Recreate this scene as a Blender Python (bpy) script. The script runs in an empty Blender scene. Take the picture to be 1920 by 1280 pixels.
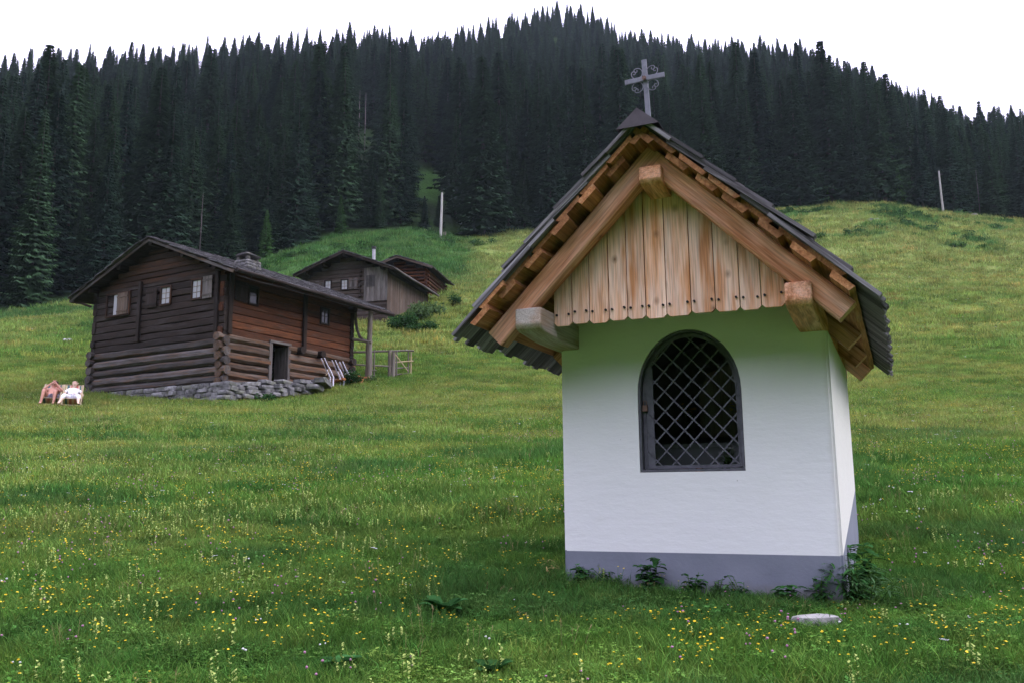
import bpy, bmesh, math, random
import numpy as np
from mathutils import Vector, Matrix
SC = bpy.context.scene
COL = SC.collection
R = math.radians
rnd = random.Random(7)

# ------------------------------------------------------------------ camera
# world origin = the photographer's eye, +Y = straight ahead (uphill), +Z = up
F_PX, PITCH, ROLL = 1640.0, R(9.8), R(-0.5)
cam_d = bpy.data.cameras.new("camera")
cam = bpy.data.objects.new("camera", cam_d)
COL.objects.link(cam)
SC.camera = cam
cam_d.sensor_width = 36.0
cam_d.lens = F_PX / 1920 * 36.0
cam_d.clip_start = 0.05
cam_d.clip_end = 3000
_r0 = Vector((1, 0, 0)); _u0 = Vector((0, -math.sin(PITCH), math.cos(PITCH))); _f = Vector((0, math.cos(PITCH), math.sin(PITCH)))
_r = _r0 * math.cos(ROLL) + _u0 * math.sin(ROLL)
_u = _u0 * math.cos(ROLL) - _r0 * math.sin(ROLL)
cam.matrix_world = Matrix(((_r.x, _u.x, -_f.x, 0), (_r.y, _u.y, -_f.y, 0), (_r.z, _u.z, -_f.z, 0), (0, 0, 0, 1)))

def ray(px, py):
    dx, dy = px - 960, py - 640
    a, b = dx * math.cos(ROLL) + dy * math.sin(ROLL), -dx * math.sin(ROLL) + dy * math.cos(ROLL)
    c, s = math.cos(PITCH), math.sin(PITCH)
    return np.array([a / F_PX, c + (b / F_PX) * s, s - (b / F_PX) * c])
def at(px, py, Y):
    v = ray(px, py)
    return Vector(v * Y / v[1])
def project(p):
    c, s = math.cos(PITCH), math.sin(PITCH)
    d = p[1] * c + p[2] * s; v = -p[1] * s + p[2] * c
    dx, dy = F_PX * p[0] / d, -F_PX * v / d
    return 960 + dx * math.cos(ROLL) - dy * math.sin(ROLL), 640 + dx * math.sin(ROLL) + dy * math.cos(ROLL)

# ------------------------------------------------------------------ light
SUN_EL, SUN_AZ = 44.0, 92.0          # azimuth from +Y towards +X: weak sun behind cloud, from the right
w = bpy.data.worlds.new("World"); SC.world = w; w.use_nodes = True
nt = w.node_tree; nt.nodes.clear()
sky = nt.nodes.new("ShaderNodeTexSky"); sky.sky_type = 'NISHITA'; sky.sun_disc = False
sky.sun_elevation = R(SUN_EL); sky.sun_rotation = R(SUN_AZ)
hs = nt.nodes.new("ShaderNodeHueSaturation"); hs.inputs["Saturation"].default_value = 0.55
# cloud deck, three times as bright overhead as at the horizon
tcw = nt.nodes.new("ShaderNodeTexCoord"); sxy = nt.nodes.new("ShaderNodeSeparateXYZ"); nt.links.new(tcw.outputs["Generated"], sxy.inputs[0])
cloud = nt.nodes.new("ShaderNodeValToRGB"); cloud.color_ramp.elements[0].color = (10.0, 9.6, 13.0, 1); cloud.color_ramp.elements[1].color = (28.0, 27.0, 35.5, 1)
nt.links.new(sxy.outputs[2], cloud.inputs[0])
mx = nt.nodes.new("ShaderNodeMix"); mx.data_type = 'RGBA'; mx.inputs[0].default_value = 0.9
bg = nt.nodes.new("ShaderNodeBackground"); bg.inputs["Strength"].default_value = 0.125
wo = nt.nodes.new("ShaderNodeOutputWorld")
nt.links.new(sky.outputs[0], hs.inputs["Color"]); nt.links.new(hs.outputs[0], mx.inputs[6])
nt.links.new(cloud.outputs[0], mx.inputs[7]); nt.links.new(mx.outputs[2], bg.inputs["Color"])
nt.links.new(bg.outputs[0], wo.inputs[0])
sd = bpy.data.lights.new("sun", 'SUN'); sd.energy = 2.0; sd.angle = R(25); sd.color = (1, .96, .93)
sun = bpy.data.objects.new("sun", sd); COL.objects.link(sun)
_sd = Vector((math.sin(R(SUN_AZ)) * math.cos(R(SUN_EL)), math.cos(R(SUN_AZ)) * math.cos(R(SUN_EL)), math.sin(R(SUN_EL))))
sun.rotation_euler = _sd.to_track_quat('Z', 'Y').to_euler()
SC.view_settings.view_transform = 'Standard'; SC.view_settings.look = 'None'
SC.view_settings.exposure = 0.08; SC.view_settings.gamma = 1.0
SC.cycles.max_bounces = 6; SC.cycles.diffuse_bounces = 3; SC.cycles.volume_bounces = 0
SC.cycles.transparent_max_bounces = 4; SC.cycles.transmission_bounces = 2

# ------------------------------------------------------------------ noise (numpy)
def _hash(i, j, s):
    n = (i * 374761393 + j * 668265263 + s * 974711) & 0x7fffffff
    n = ((n ^ (n >> 13)) * 1274126177) & 0x7fffffff
    return ((n ^ (n >> 16)) & 0xffff) / 65535.0
def vnoise(x, y, s=0):
    x = np.asarray(x, float); y = np.asarray(y, float)
    i = np.floor(x).astype(np.int64); j = np.floor(y).astype(np.int64)
    fx = x - i; fy = y - j; fx = fx * fx * (3 - 2 * fx); fy = fy * fy * (3 - 2 * fy)
    a = _hash(i, j, s); b = _hash(i + 1, j, s); c = _hash(i, j + 1, s); d = _hash(i + 1, j + 1, s)
    return (a * (1 - fx) + b * fx) * (1 - fy) + (c * (1 - fx) + d * fx) * fy
def fbm(x, y, s=0, o=3):
    t = 0; a = 0.5; n = 0
    for k in range(o):
        t = t + a * vnoise(x * 2 ** k + 17 * k, y * 2 ** k - 9 * k, s + k); n += a; a *= .5
    return t / n
def sstep(a, b, x):
    t = np.clip((np.asarray(x, float) - a) / (b - a), 0, 1); return t * t * (3 - 2 * t)

# ------------------------------------------------------------------ terrain
def pchip(xs, ys):
    xs = np.array(xs, float); ys = np.array(ys, float); h = np.diff(xs); d = np.diff(ys) / h
    m = np.zeros(len(xs)); m[0] = d[0]; m[-1] = d[-1]
    for k in range(1, len(xs) - 1):
        if d[k - 1] * d[k] > 0:
            w1 = 2 * h[k] + h[k - 1]; w2 = h[k] + 2 * h[k - 1]
            m[k] = (w1 + w2) / (w1 / d[k - 1] + w2 / d[k])
    def f(x):
        x = np.clip(np.asarray(x, float), xs[0], xs[-1]); k = np.clip(np.searchsorted(xs, x) - 1, 0, len(xs) - 2)
        t = (x - xs[k]) / h[k]
        return ((1 + 2 * t) * (1 - t) ** 2 * ys[k] + t * (1 - t) ** 2 * h[k] * m[k] + t * t * (3 - 2 * t) * ys[k + 1] + t * t * (t - 1) * h[k] * m[k + 1])
    return f
prof = pchip([-450, -120, -40, 0, 4.5, 6.8, 15, 30, 34, 37, 42, 50, 58, 75, 100, 110, 125, 140],
             [-14, -10, -5.2, -1.46, -.92, -.67, .66, 3.12, 4.05, 4.95, 6.6, 9.6, 12.6, 18.6, 28.2, 32.3, 38, 43])
ET = np.array([-.66, -.597, -.548, -.493, -.382, -.289, -.251, -.201, -.113, -.062, .02, .153, .332, .44, .509, .608, .672])
ES = np.array([.204, .21, .217, .225, .252, .272, .287, .3, .307, .297, .303, .316, .33, .335, .323, .312, .308])
EY_T = np.array([-.66, -.5, -.38, -.25, -.11, 0, .15, .33, .44, .61, .67]); EY_V = np.array([70, 78, 88, 96, 104, 110, 113, 115, 116, 120, 121.])
ST = np.array([-.691, -.625, -.561, -.463, -.398, -.313, -.234, -.168, -.102, -.036, .03, .09, .129, .194, .293, .358, .435, .485, .535, .579, .625, .69])
SS = np.array([.540, .539, .547, .555, .560, .570, .573, .574, .574, .584, .605, .607, .583, .565, .560, .553, .518, .493, .468, .457, .46, .46])
RY_T = np.array([-.7, -.4, -.2, 0, .1, .2, .36, .5, .6]); RY_V = np.array([215, 240, 260, 300, 320, 310, 290, 280, 270.])
def edge(t):
    Y = np.interp(t, EY_T, EY_V); return Y, np.interp(t, ET, ES) * Y
def ridge(t):
    Y = np.interp(t, RY_T, RY_V); return Y, np.interp(t, ST, SS) * Y - 12.0
def terrain(x, y):
    x = np.asarray(x, float); y = np.asarray(y, float)
    t = np.clip(x / np.maximum(y, 5.0), -.75, .75)
    ye, ze = edge(t); yr, zr = ridge(t)
    zm = prof(y) + (ze - prof(ye)) * sstep(0, 1, (y - 40) / (ye - 40))
    q = np.clip((y - ye) / (yr - ye), 0, 1)
    zf = ze + (zr - ze) * (q - .04 * np.sin(math.pi * q)) - .55 * np.maximum(y - yr, 0)
    z = np.where(y < ye, zm, zf)
    z = z + (fbm(x / 9, y / 5, 3, 3) - .5) * .9 * sstep(34, 70, y) * (1 + sstep(115, 160, y) * 4)
    z = z + (fbm(x / 1.7, y / 1.1, 5, 3) - .5) * .16 * sstep(7.5, 12, y) * sstep(60, 40, y)
    z = z + (fbm(x / 2.5, y / 1.3, 9, 2) - .5) * .12 * sstep(14, 18, y) * sstep(30, 26, y)
    z = np.maximum(z, -12.0)
    # unseen slopes added at both sides and behind the photographer to block low sky
    z = z + .5 * np.maximum(np.abs(x) - 175, 0) * sstep(75, 20, y)
    return z + .62 * np.maximum(-y - 110, 0) * (1 + .25 * (fbm(x / 60, y / 60, 8, 2) - .5))
def gz(x, y):
    return float(terrain(np.array([x]), np.array([y]))[0])

# ------------------------------------------------------------------ meadow colour (what grows where)
G_FRESH = np.array([.112, .236, .041]); G_DEEP = np.array([.057, .145, .033]); G_YEL = np.array([.248, .300, .078]); G_FERN = np.array([.060, .150, .042])
def meadow_tint(x, y):
    x = np.asarray(x, float); y = np.asarray(y, float); t = x / np.maximum(y, 3)
    n1 = fbm(x / 4.5, y / 2.2, 21, 3); n2 = fbm(x / 1.1, y / .6, 31, 2); n3 = fbm(x / 16, y / 6, 41, 2)
    yel = sstep(.40, .70, .55 * n1 + .25 * n2 + .2 * n3)
    yel = yel * (.40 + .60 * sstep(7, 16, y)) + .30 * sstep(10, 28, y)
    yel = yel + .35 * sstep(40, 70, y) * sstep(-.05, .12, t)
    yel = yel * (1 - .5 * sstep(.05, .3, t) * sstep(20, 12, y))
    fern = sstep(62, 74, y) * sstep(-.02, -.07, t) * sstep(-.42, -.36, t)
    fern = np.maximum(fern, sstep(.50, .58, fbm(x / 10, y / 5, 55, 2)) * sstep(46, 56, y) * sstep(-.25, -.4, t))
    fern = np.maximum(fern, sstep(.56, .62, fbm(x / 5, y / 3, 65, 3)) * sstep(78, 90, y) * sstep(.1, .2, t))
    fern = np.maximum(fern, sstep(.60, .66, fbm(x / 2.2, y / 1.3, 75, 2)) * sstep(26, 20, y) * .7)
    yel = np.clip(yel, 0, 1)
    lush = (.90 + .10 * sstep(8, 24, y - 9 * np.clip(t, -.3, .4)))[..., None]      # grass tint slightly darker on the flat by the chapel
    c = G_DEEP + (G_FRESH - G_DEEP) * (.2 + .8 * sstep(.2, .65, n2))[..., None]
    c = c + (G_YEL - c) * yel[..., None] * .85
    dry = sstep(38, 75, y) * (.35 + .4 * n1); c = c + (np.array([.228, .262, .086]) - c) * dry[..., None]
    c = c + (G_FERN - c) * fern[..., None] * .9
    return c * lush, yel, fern

# ------------------------------------------------------------------ object helpers
def tag(o, label=None, cat=None, group=None, kind=None):
    if label: o["label"] = label
    if cat: o["category"] = cat
    if group: o["group"] = group
    if kind: o["kind"] = kind
    return o
def thing(name, label, cat, loc=(0, 0, 0), rz=0.0, group=None):
    o = bpy.data.objects.new(name, None); COL.objects.link(o)
    o.location = loc; o.rotation_euler = (0, 0, rz); o.empty_display_size = .2
    return tag(o, label, cat, group)
def link_mesh(name, me, mats, parent=None, smooth=False):
    for m in mats: me.materials.append(m)
    if smooth:
        me.polygons.foreach_set("use_smooth", np.ones(len(me.polygons), bool))
    o = bpy.data.objects.new(name, me); COL.objects.link(o)
    if parent: o.parent = parent
    return o
def copy_tree(o, parent=None):
    c = o.copy(); COL.objects.link(c)
    if parent: c.parent = parent
    for ch in list(o.children): copy_tree(ch, c)
    return c

class MB:
    """collects pieces into one mesh; every piece carries grain coordinates and a tone of its own"""
    def __init__(s, seed=1):
        s.v = []; s.f = []; s.g = []; s.t = []; s.mi = []; s.rn = random.Random(seed)
    def add(s, verts, faces, grain=None, tone=None, mat=0):
        b = len(s.v); tone = s.rn.random() if tone is None else tone
        off = (s.rn.uniform(0, 50), s.rn.uniform(0, 50), s.rn.uniform(0, 50))
        s.v += [tuple(p) for p in verts]
        grain = verts if grain is None else grain
        s.g += [(g[0] + off[0], g[1] + off[1], g[2] + off[2]) for g in grain]
        s.t += [tone] * len(verts)
        s.f += [tuple(b + i for i in f) for f in faces]; s.mi += [mat] * len(faces)
    def beam(s, p0, p1, w, h, up=(0, 0, 1), ch=.0, tone=None, mat=0, ends=(0, 0), w1=None, h1=None, seg=1, wob=0.0):
        p0 = Vector(p0); p1 = Vector(p1); ax = (p1 - p0); L = ax.length; ax.normalize(); up = Vector(up)
        sx = ax.cross(up).normalized(); uz = sx.cross(ax).normalized()
        w1 = w if w1 is None else w1; h1 = h if h1 is None else h1
        def sec(w, h):
            a, b = w / 2, h / 2
            if ch <= 0: return [(-a, -b), (a, -b), (a, b), (-a, b)]
            c = min(ch, a * .8, b * .8)
            return [(-a + c, -b), (a - c, -b), (a, -b + c), (a, b - c), (a - c, b), (-a + c, b), (-a, b - c), (-a, -b + c)]
        n = 4 if ch <= 0 else 8
        vs = []; gr = []; fs = []
        for k in range(seg + 1):
            q = k / seg; q0 = sec(w + (w1 - w) * q, h + (h1 - h) * q)
            ox, oz = (s.rn.uniform(-wob, wob), s.rn.uniform(-wob, wob)) if wob and 0 < k < seg else (0, 0)
            for (a, b) in q0:
                e = L * q
                if k == 0 and ends[0]: e += ends[0] * (b / h)
                if k == seg and ends[1]: e += ends[1] * (b / h)
                vs.append(p0 + ax * e + sx * (a + ox) + uz * (b + oz)); gr.append((e, a, b))
        for k in range(seg):
            for i in range(n):
                j = (i + 1) % n
                fs.append((k * n + i, k * n + j, (k + 1) * n + j, (k + 1) * n + i))
        fs.append(tuple(reversed(range(n)))); fs.append(tuple(seg * n + i for i in range(n)))
        s.add(vs, fs, gr, tone, mat)
    def log(s, p0, p1, r0, r1=None, n=10, seg=5, wob=.02, tone=None, mat=0, flat=1.0):
        p0 = Vector(p0); p1 = Vector(p1); ax = p1 - p0; L = ax.length; ax.normalize()
        r1 = r0 if r1 is None else r1
        up = Vector((0, 0, 1)) if abs(ax.z) < .9 else Vector((1, 0, 0))
        sx = ax.cross(up).normalized(); uz = sx.cross(ax).normalized()
        vs = []; gr = []; fs = []
        for k in range(seg + 1):
            q = k / seg; rr = r0 + (r1 - r0) * q
            ox, oz = s.rn.uniform(-wob, wob), s.rn.uniform(-wob, wob)
            for i in range(n):
                a = 2 * math.pi * i / n; r2 = rr * (1 + s.rn.uniform(-.05, .05))
                vs.append(p0 + ax * (L * q) + sx * (math.cos(a) * r2 + ox) + uz * (math.sin(a) * r2 * flat + oz))
                gr.append((L * q, math.cos(a) * rr, math.sin(a) * rr))
        for k in range(seg):
            for i in range(n):
                j = (i + 1) % n
                fs.append((k * n + i, k * n + j, (k + 1) * n + j, (k + 1) * n + i))
        fs.append(tuple(reversed(range(n)))); fs.append(tuple(seg * n + i for i in range(n)))
        s.add(vs, fs, gr, tone, mat)
    def tube(s, pts, r, n=6, mat=0, tone=None, closed=False, r_end=None):
        pts = [Vector(p) for p in pts]; vs = []; gr = []; fs = []; L = 0; N = len(pts)
        ref = None
        for k, p in enumerate(pts):
            if closed: d = pts[(k + 1) % N] - pts[k - 1]
            else: d = pts[min(k + 1, N - 1)] - pts[max(k - 1, 0)]
            d.normalize()
            if ref is None: ref = Vector((0, 0, 1)) if abs(d.z) < .8 else Vector((1, 0, 0))
            sx = d.cross(ref).normalized(); uz = sx.cross(d).normalized(); ref = uz
            rr = r if r_end is None else r + (r_end - r) * k / (N - 1)
            if k: L += (p - pts[k - 1]).length
            for i in range(n):
                a = 2 * math.pi * i / n
                vs.append(p + sx * math.cos(a) * rr + uz * math.sin(a) * rr); gr.append((L, math.cos(a) * rr, math.sin(a) * rr))
        M = N if closed else N - 1
        for k in range(M):
            k2 = (k + 1) % N
            for i in range(n):
                j = (i + 1) % n; fs.append((k * n + i, k * n + j, k2 * n + j, k2 * n + i))
        if not closed:
            fs.append(tuple(reversed(range(n)))); fs.append(tuple((N - 1) * n + i for i in range(n)))
        s.add(vs, fs, gr, tone, mat)
    def prism(s, poly, o, ex, ey, ez, depth, tone=None, mat=0, grain_y=True):
        """poly in (a,b) -> o + a*ex + b*ey, pushed along ez by depth"""
        o, ex, ey, ez = Vector(o), Vector(ex), Vector(ey), Vector(ez); n = len(poly); vs = []; gr = []
        for d in (0, depth):
            for a, b in poly:
                vs.append(o + ex * a + ey * b + ez * d); gr.append((b, a, d) if grain_y else (a, b, d))
        fs = [tuple(reversed(range(n))), tuple(range(n, 2 * n))]
        for i in range(n):
            j = (i + 1) % n; fs.append((i, j, n + j, n + i))
        s.add(vs, fs, gr, tone, mat)
    def stone(s, c, size, rz=0.0, mat=0, tone=None, jit=.12, pw=.55):
        bm = bmesh.new(); bmesh.ops.create_icosphere(bm, subdivisions=2, radius=1)
        M = Matrix.Rotation(rz, 3, 'Z') @ Matrix.Rotation(s.rn.uniform(-.12, .12), 3, 'X')
        vs = []
        ph = [s.rn.uniform(0, 6) for _ in range(3)]
        for v in bm.verts:
            p = v.co
            q = Vector([math.copysign(abs(k) ** pw, k) for k in p])
            q *= 1 + jit * (math.sin(3 * p.x + ph[0]) * math.sin(3 * p.y + ph[1]) + .5 * math.sin(6 * p.z + ph[2]))
            q = Vector((q.x * size[0] / 2, q.y * size[1] / 2, q.z * size[2] / 2))
            vs.append(Vector(c) + M @ q)
        fs = [tuple(v.index for v in f.verts) for f in bm.faces]; bm.free()
        s.add(vs, fs, None, tone, mat)
    def build(s, name, mats, parent=None, smooth=False):
        me = bpy.data.meshes.new(name); me.from_pydata(s.v, [], s.f); me.update()
        a = me.attributes.new("grain", 'FLOAT_VECTOR', 'POINT'); a.data.foreach_set("vector", np.array(s.g, np.float32).ravel())
        a = me.attributes.new("tone", 'FLOAT', 'POINT'); a.data.foreach_set("value", np.array(s.t, np.float32))
        mats = mats if isinstance(mats, (list, tuple)) else [mats]
        me.polygons.foreach_set("material_index", np.array(s.mi, np.int32))
        bm = bmesh.new(); bm.from_mesh(me); bmesh.ops.recalc_face_normals(bm, faces=bm.faces); bm.to_mesh(me); bm.free()
        o = link_mesh(name, me, mats, parent, smooth)
        if smooth: 
            try: me.set_sharp_from_angle(angle=R(40))
            except Exception: pass
        return o

# ------------------------------------------------------------------ materials
def new_mat(name):
    m = bpy.data.materials.new(name); m.use_nodes = True; t = m.node_tree; t.nodes.clear()
    out = t.nodes.new("ShaderNodeOutputMaterial"); b = t.nodes.new("ShaderNodeBsdfPrincipled")
    t.links.new(b.outputs[0], out.inputs[0]); return m, t, b
def N(t, typ, **kw):
    n = t.nodes.new(typ)
    for k, v in kw.items():
        if k in n.inputs.keys() if hasattr(n.inputs, 'keys') else False: n.inputs[k].default_value = v
        else: setattr(n, k, v)
    return n
def ramp(t, stops, fac):
    r = t.nodes.new("ShaderNodeValToRGB"); e = r.color_ramp.elements
    while len(e) < len(stops): e.new(.5)
    for k, (p, c) in enumerate(stops):
        e[k].position = p; e[k].color = (c[0], c[1], c[2], 1) if hasattr(c, '__len__') else (c, c, c, 1)
    t.links.new(fac, r.inputs[0]); return r
def attr(t, name, typ='GEOMETRY'):
    a = t.nodes.new("ShaderNodeAttribute"); a.attribute_name = name; a.attribute_type = typ; return a
def mixc(t, fac, a, b, mode='MIX'):
    m = t.nodes.new("ShaderNodeMix"); m.data_type = 'RGBA'; m.blend_type = mode
    if isinstance(fac, (int, float)): m.inputs[0].default_value = fac
    else: t.links.new(fac, m.inputs[0])
    for i, c in ((6, a), (7, b)):
        if hasattr(c, 'is_linked') or hasattr(c, 'links'): t.links.new(c, m.inputs[i])
        else: m.inputs[i].default_value = (c[0], c[1], c[2], 1)
    return m.outputs[2]
def math_(t, op, a, b=0.0):
    m = t.nodes.new("ShaderNodeMath"); m.operation = op
    for i, c in ((0, a), (1, b)):
        if isinstance(c, (int, float)): m.inputs[i].default_value = c
        else: t.links.new(c, m.inputs[i])
    return m.outputs[0]
def noise(t, vec, scale, detail=4, rough=.55, dist=0.0):
    n = t.nodes.new("ShaderNodeTexNoise"); n.inputs["Scale"].default_value = scale; n.inputs["Detail"].default_value = detail
    n.inputs["Roughness"].default_value = rough; n.inputs["Distortion"].default_value = dist
    t.links.new(vec, n.inputs["Vector"]); return n.outputs[0]
def scaled(t, vec, s):
    m = t.nodes.new("ShaderNodeMapping"); m.inputs["Scale"].default_value = s; t.links.new(vec, m.inputs["Vector"]); return m.outputs[0]
def bump(t, b, h, strength=.4, dist=.01):
    n = t.nodes.new("ShaderNodeBump"); n.inputs["Strength"].default_value = strength; n.inputs["Distance"].default_value = dist
    t.links.new(h, n.inputs["Height"]); t.links.new(n.outputs[0], b.inputs["Normal"])

def wood(name, c_dark, c_mid, c_light, c_grey, grey=.4, fine=1.0, knots=0.0, tonev=.5, rough=.85, bstr=.5, bdist=.006, streak=None, kflat=8.0, smin=.5):
    m, t, b = new_mat(name); g = attr(t, "grain").outputs["Vector"]; tn = attr(t, "tone").outputs["Fac"]
    n1 = noise(t, scaled(t, g, (1.2 * fine, 26 * fine, 26 * fine)), 1.6, 5, .6, .6)
    n2 = noise(t, scaled(t, g, (.9 * fine, 5 * fine, 5 * fine)), 1.3, 3, .6)
    n3 = noise(t, scaled(t, g, (3 * fine, 90 * fine, 90 * fine)), 1.0, 2, .5)
    col = ramp(t, [(.3, c_dark), (.52, c_mid), (.72, c_light)], n1).outputs[0]
    gm = ramp(t, [(.5 - grey * .5 + .12, 0.0), (.72 - grey * .4 + .12, 1.0)], n2).outputs[0]
    col = mixc(t, gm, mixc(t, .5, col, c_mid), c_grey) if grey <= 0 else mixc(t, math_(t, 'MULTIPLY', gm, .85), col, c_grey)
    if streak:
        ns = noise(t, scaled(t, g, (1.1, 12, 12)), 1.0, 3, .6)
        sm = ramp(t, [(smin, 0.0), (smin + .18, 1.0)], ns).outputs[0]
        col = mixc(t, math_(t, 'MULTIPLY', sm, .8), col, streak)
    if knots > 0:
        v = t.nodes.new("ShaderNodeTexVoronoi"); v.inputs["Scale"].default_value = 1.0
        t.links.new(scaled(t, g, (6.0, 8.0, kflat)), v.inputs["Vector"])
        kd = ramp(t, [(.05, 1.0), (.11, 0.5), (.24, 0.0)], v.outputs["Distance"]).outputs[0]
        keep = math_(t, 'LESS_THAN', v.outputs["Color"], knots)
        kd = math_(t, 'MULTIPLY', kd, keep)
        col = mixc(t, math_(t, 'MULTIPLY', kd, .85), col, [c * .28 for c in c_dark])
    tv = t.nodes.new("ShaderNodeMapRange"); t.links.new(tn, tv.inputs[0]); tv.inputs[3].default_value = 1 - tonev; tv.inputs[4].default_value = 1 + tonev
    cc = t.nodes.new("ShaderNodeCombineColor")
    for i in range(3): t.links.new(tv.outputs[0], cc.inputs[i])
    col = mixc(t, 1.0, col, cc.outputs[0], 'MULTIPLY')
    col = mixc(t, 1.0, col, ramp(t, [(.25, .6), (.6, 1.0)], n3).outputs[0], 'MULTIPLY')
    t.links.new(col, b.inputs["Base Color"]); b.inputs["Roughness"].default_value = rough; b.inputs["Specular IOR Level"].default_value = .25
    bump(t, b, math_(t, 'ADD', n1, math_(t, 'MULTIPLY', n3, .5)), bstr, bdist)
    return m
def plain(name, c, rough=.6, metal=0.0, var=.15, scale=20.0, spec=.4, bstr=0.0):
    m, t, b = new_mat(name); tc = t.nodes.new("ShaderNodeTexCoord")
    n = noise(t, tc.outputs["Object"], scale, 4, .6)
    col = mixc(t, 1.0, c, ramp(t, [(.3, 1 - var), (.7, 1 + var)], n).outputs[0], 'MULTIPLY')
    t.links.new(col, b.inputs["Base Color"]); b.inputs["Roughness"].default_value = rough; b.inputs["Metallic"].default_value = metal
    b.inputs["Specular IOR Level"].default_value = spec
    if bstr: bump(t, b, n, bstr, .01)
    return m
def stone_mat(name, c1, c2, c3, scale=6):
    m, t, b = new_mat(name); g = attr(t, "grain").outputs["Vector"]; tn = attr(t, "tone").outputs["Fac"]
    n = noise(t, g, scale, 6, .65); n2 = noise(t, g, scale * .4, 3)
    col = ramp(t, [(.35, c1), (.6, c2)], n).outputs[0]
    col = mixc(t, ramp(t, [(.52, 0.0), (.62, .8)], n2).outputs[0], col, c3)
    col = mixc(t, 1.0, col, ramp(t, [(0.0, .6), (1.0, 1.35)], tn).outputs[0], 'MULTIPLY')
    t.links.new(col, b.inputs["Base Color"]); b.inputs["Roughness"].default_value = .9
    bump(t, b, n, .6, .02); return m
def leaf_mat(name, c=None, var=.5, trans=.3, rand=0.0, src=None):
    """foliage: diffuse plus a little light passing through; colour from the instance tint or fixed"""
    m = bpy.data.materials.new(name); m.use_nodes = True; t = m.node_tree; t.nodes.clear()
    out = t.nodes.new("ShaderNodeOutputMaterial"); d = t.nodes.new("ShaderNodeBsdfDiffuse"); tr = t.nodes.new("ShaderNodeBsdfTranslucent")
    mxs = t.nodes.new("ShaderNodeMixShader"); mxs.inputs[0].default_value = trans
    tn = attr(t, "tone").outputs["Fac"]
    if src: col = attr(t, src, 'INSTANCER').outputs["Color"]
    else:
        rg = t.nodes.new("ShaderNodeRGB"); rg.outputs[0].default_value = (c[0], c[1], c[2], 1); col = rg.outputs[0]
    col = mixc(t, 1.0, col, ramp(t, [(0.0, 1 - var), (1.0, 1 + var)], tn).outputs[0], 'MULTIPLY')
    if rand:
        oi = t.nodes.new("ShaderNodeObjectInfo")
        col = mixc(t, 1.0, col, ramp(t, [(0.0, (1 - rand, 1 - rand, 1 - rand * .5)), (1.0, (1 + rand * 1.1, 1 + rand, 1 + rand * .3))], oi.outputs["Random"]).outputs[0], 'MULTIPLY')
    t.links.new(col, d.inputs[0]); t.links.new(col, tr.inputs[0])
    t.links.new(d.outputs[0], mxs.inputs[1]); t.links.new(tr.outputs[0], mxs.inputs[2]); t.links.new(mxs.outputs[0], out.inputs[0])
    return m

M = {}
M['larch'] = wood("larch_boards", (.66, .30, .14), (.87, .50, .295), (.94, .63, .45), (.93, .69, .54), grey=.62, knots=.62, tonev=.13, streak=(.60, .23, .065), kflat=.02, smin=.46, fine=1.35, bstr=.35)
M['beam'] = wood("larch_beam", (.50, .20, .095), (.74, .36, .20), (.83, .47, .30), (.80, .50, .37), grey=.35, knots=.45, tonev=.14, streak=(.32, .12, .04), fine=1.25)
M['beam_old'] = wood("weathered_beam", (.30, .19, .12), (.42, .30, .21), (.52, .42, .33), (.50, .46, .42), grey=.55, knots=.25, tonev=.1)
M['slab'] = wood("roof_board", (.24, .095, .035), (.39, .175, .07), (.48, .25, .115), (.42, .30, .18), grey=.12, tonev=.3, streak=(.22, .08, .03))
M['shingle'] = wood("grey_shingle", (.042, .036, .036), (.115, .106, .108), (.27, .255, .265), (.23, .22, .23), grey=.4, tonev=.6, fine=1.4)
M['shingle_old'] = wood('old_shingle', (.04, .036, .038), (.085, .08, .085), (.20, .19, .20), (.17, .165, .175), grey=.4, tonev=.6, fine=1.2)
M['log_dark'] = wood("dark_timber", (.010, .0065, .005), (.023, .0145, .011), (.045, .028, .020), (.052, .045, .046), grey=.2, tonev=.4, bdist=.012)
M['log_brown'] = wood("brown_timber", (.032, .011, .005), (.102, .033, .012), (.17, .060, .022), (.10, .072, .058), grey=.12, tonev=.4, bdist=.012, streak=(.045, .02, .012))
M['log_attic'] = wood('attic_timber', (.014, .008, .005), (.040, .020, .012), (.075, .036, .02), (.05, .04, .036), grey=.15, tonev=.45, bdist=.012, streak=(.09, .035, .012))
M['log_mid'] = wood('mid_timber', (.028, .019, .015), (.056, .039, .031), (.088, .066, .055), (.085, .075, .07), grey=.25, tonev=.35, bdist=.012)
M['log_grey'] = wood("grey_log", (.030, .024, .022), (.068, .057, .052), (.12, .102, .096), (.13, .12, .122), grey=.4, tonev=.35, bdist=.012, streak=(.13, .070, .035))
M['log_tan'] = wood("tan_log", (.036, .022, .014), (.088, .056, .038), (.15, .10, .07), (.15, .122, .105), grey=.3, tonev=.35, bdist=.012, streak=(.16, .07, .03))
M['plank_grey'] = wood("grey_plank", (.075, .062, .058), (.13, .11, .10), (.19, .17, .16), (.20, .185, .18), grey=.4, tonev=.3)
M['plank_brown'] = wood("brown_plank", (.065, .042, .032), (.11, .075, .055), (.16, .12, .095), (.15, .13, .115), grey=.3, tonev=.3)
M['rail'] = wood("fence_wood", (.10, .08, .065), (.19, .155, .125), (.28, .24, .20), (.26, .235, .21), grey=.4, tonev=.35)
M['fresh'] = wood("pale_wood", (.30, .22, .12), (.42, .32, .19), (.50, .40, .26), (.45, .38, .28), grey=.2, tonev=.15)
M['pole'] = wood("pole_wood", (.30, .29, .26), (.40, .39, .36), (.48, .47, .44), (.45, .45, .44), grey=.3, tonev=.1)
M['bark'] = wood("spruce_bark", (.030, .025, .022), (.060, .050, .045), (.095, .085, .080), (.11, .105, .105), grey=.3, tonev=.2)
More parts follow.
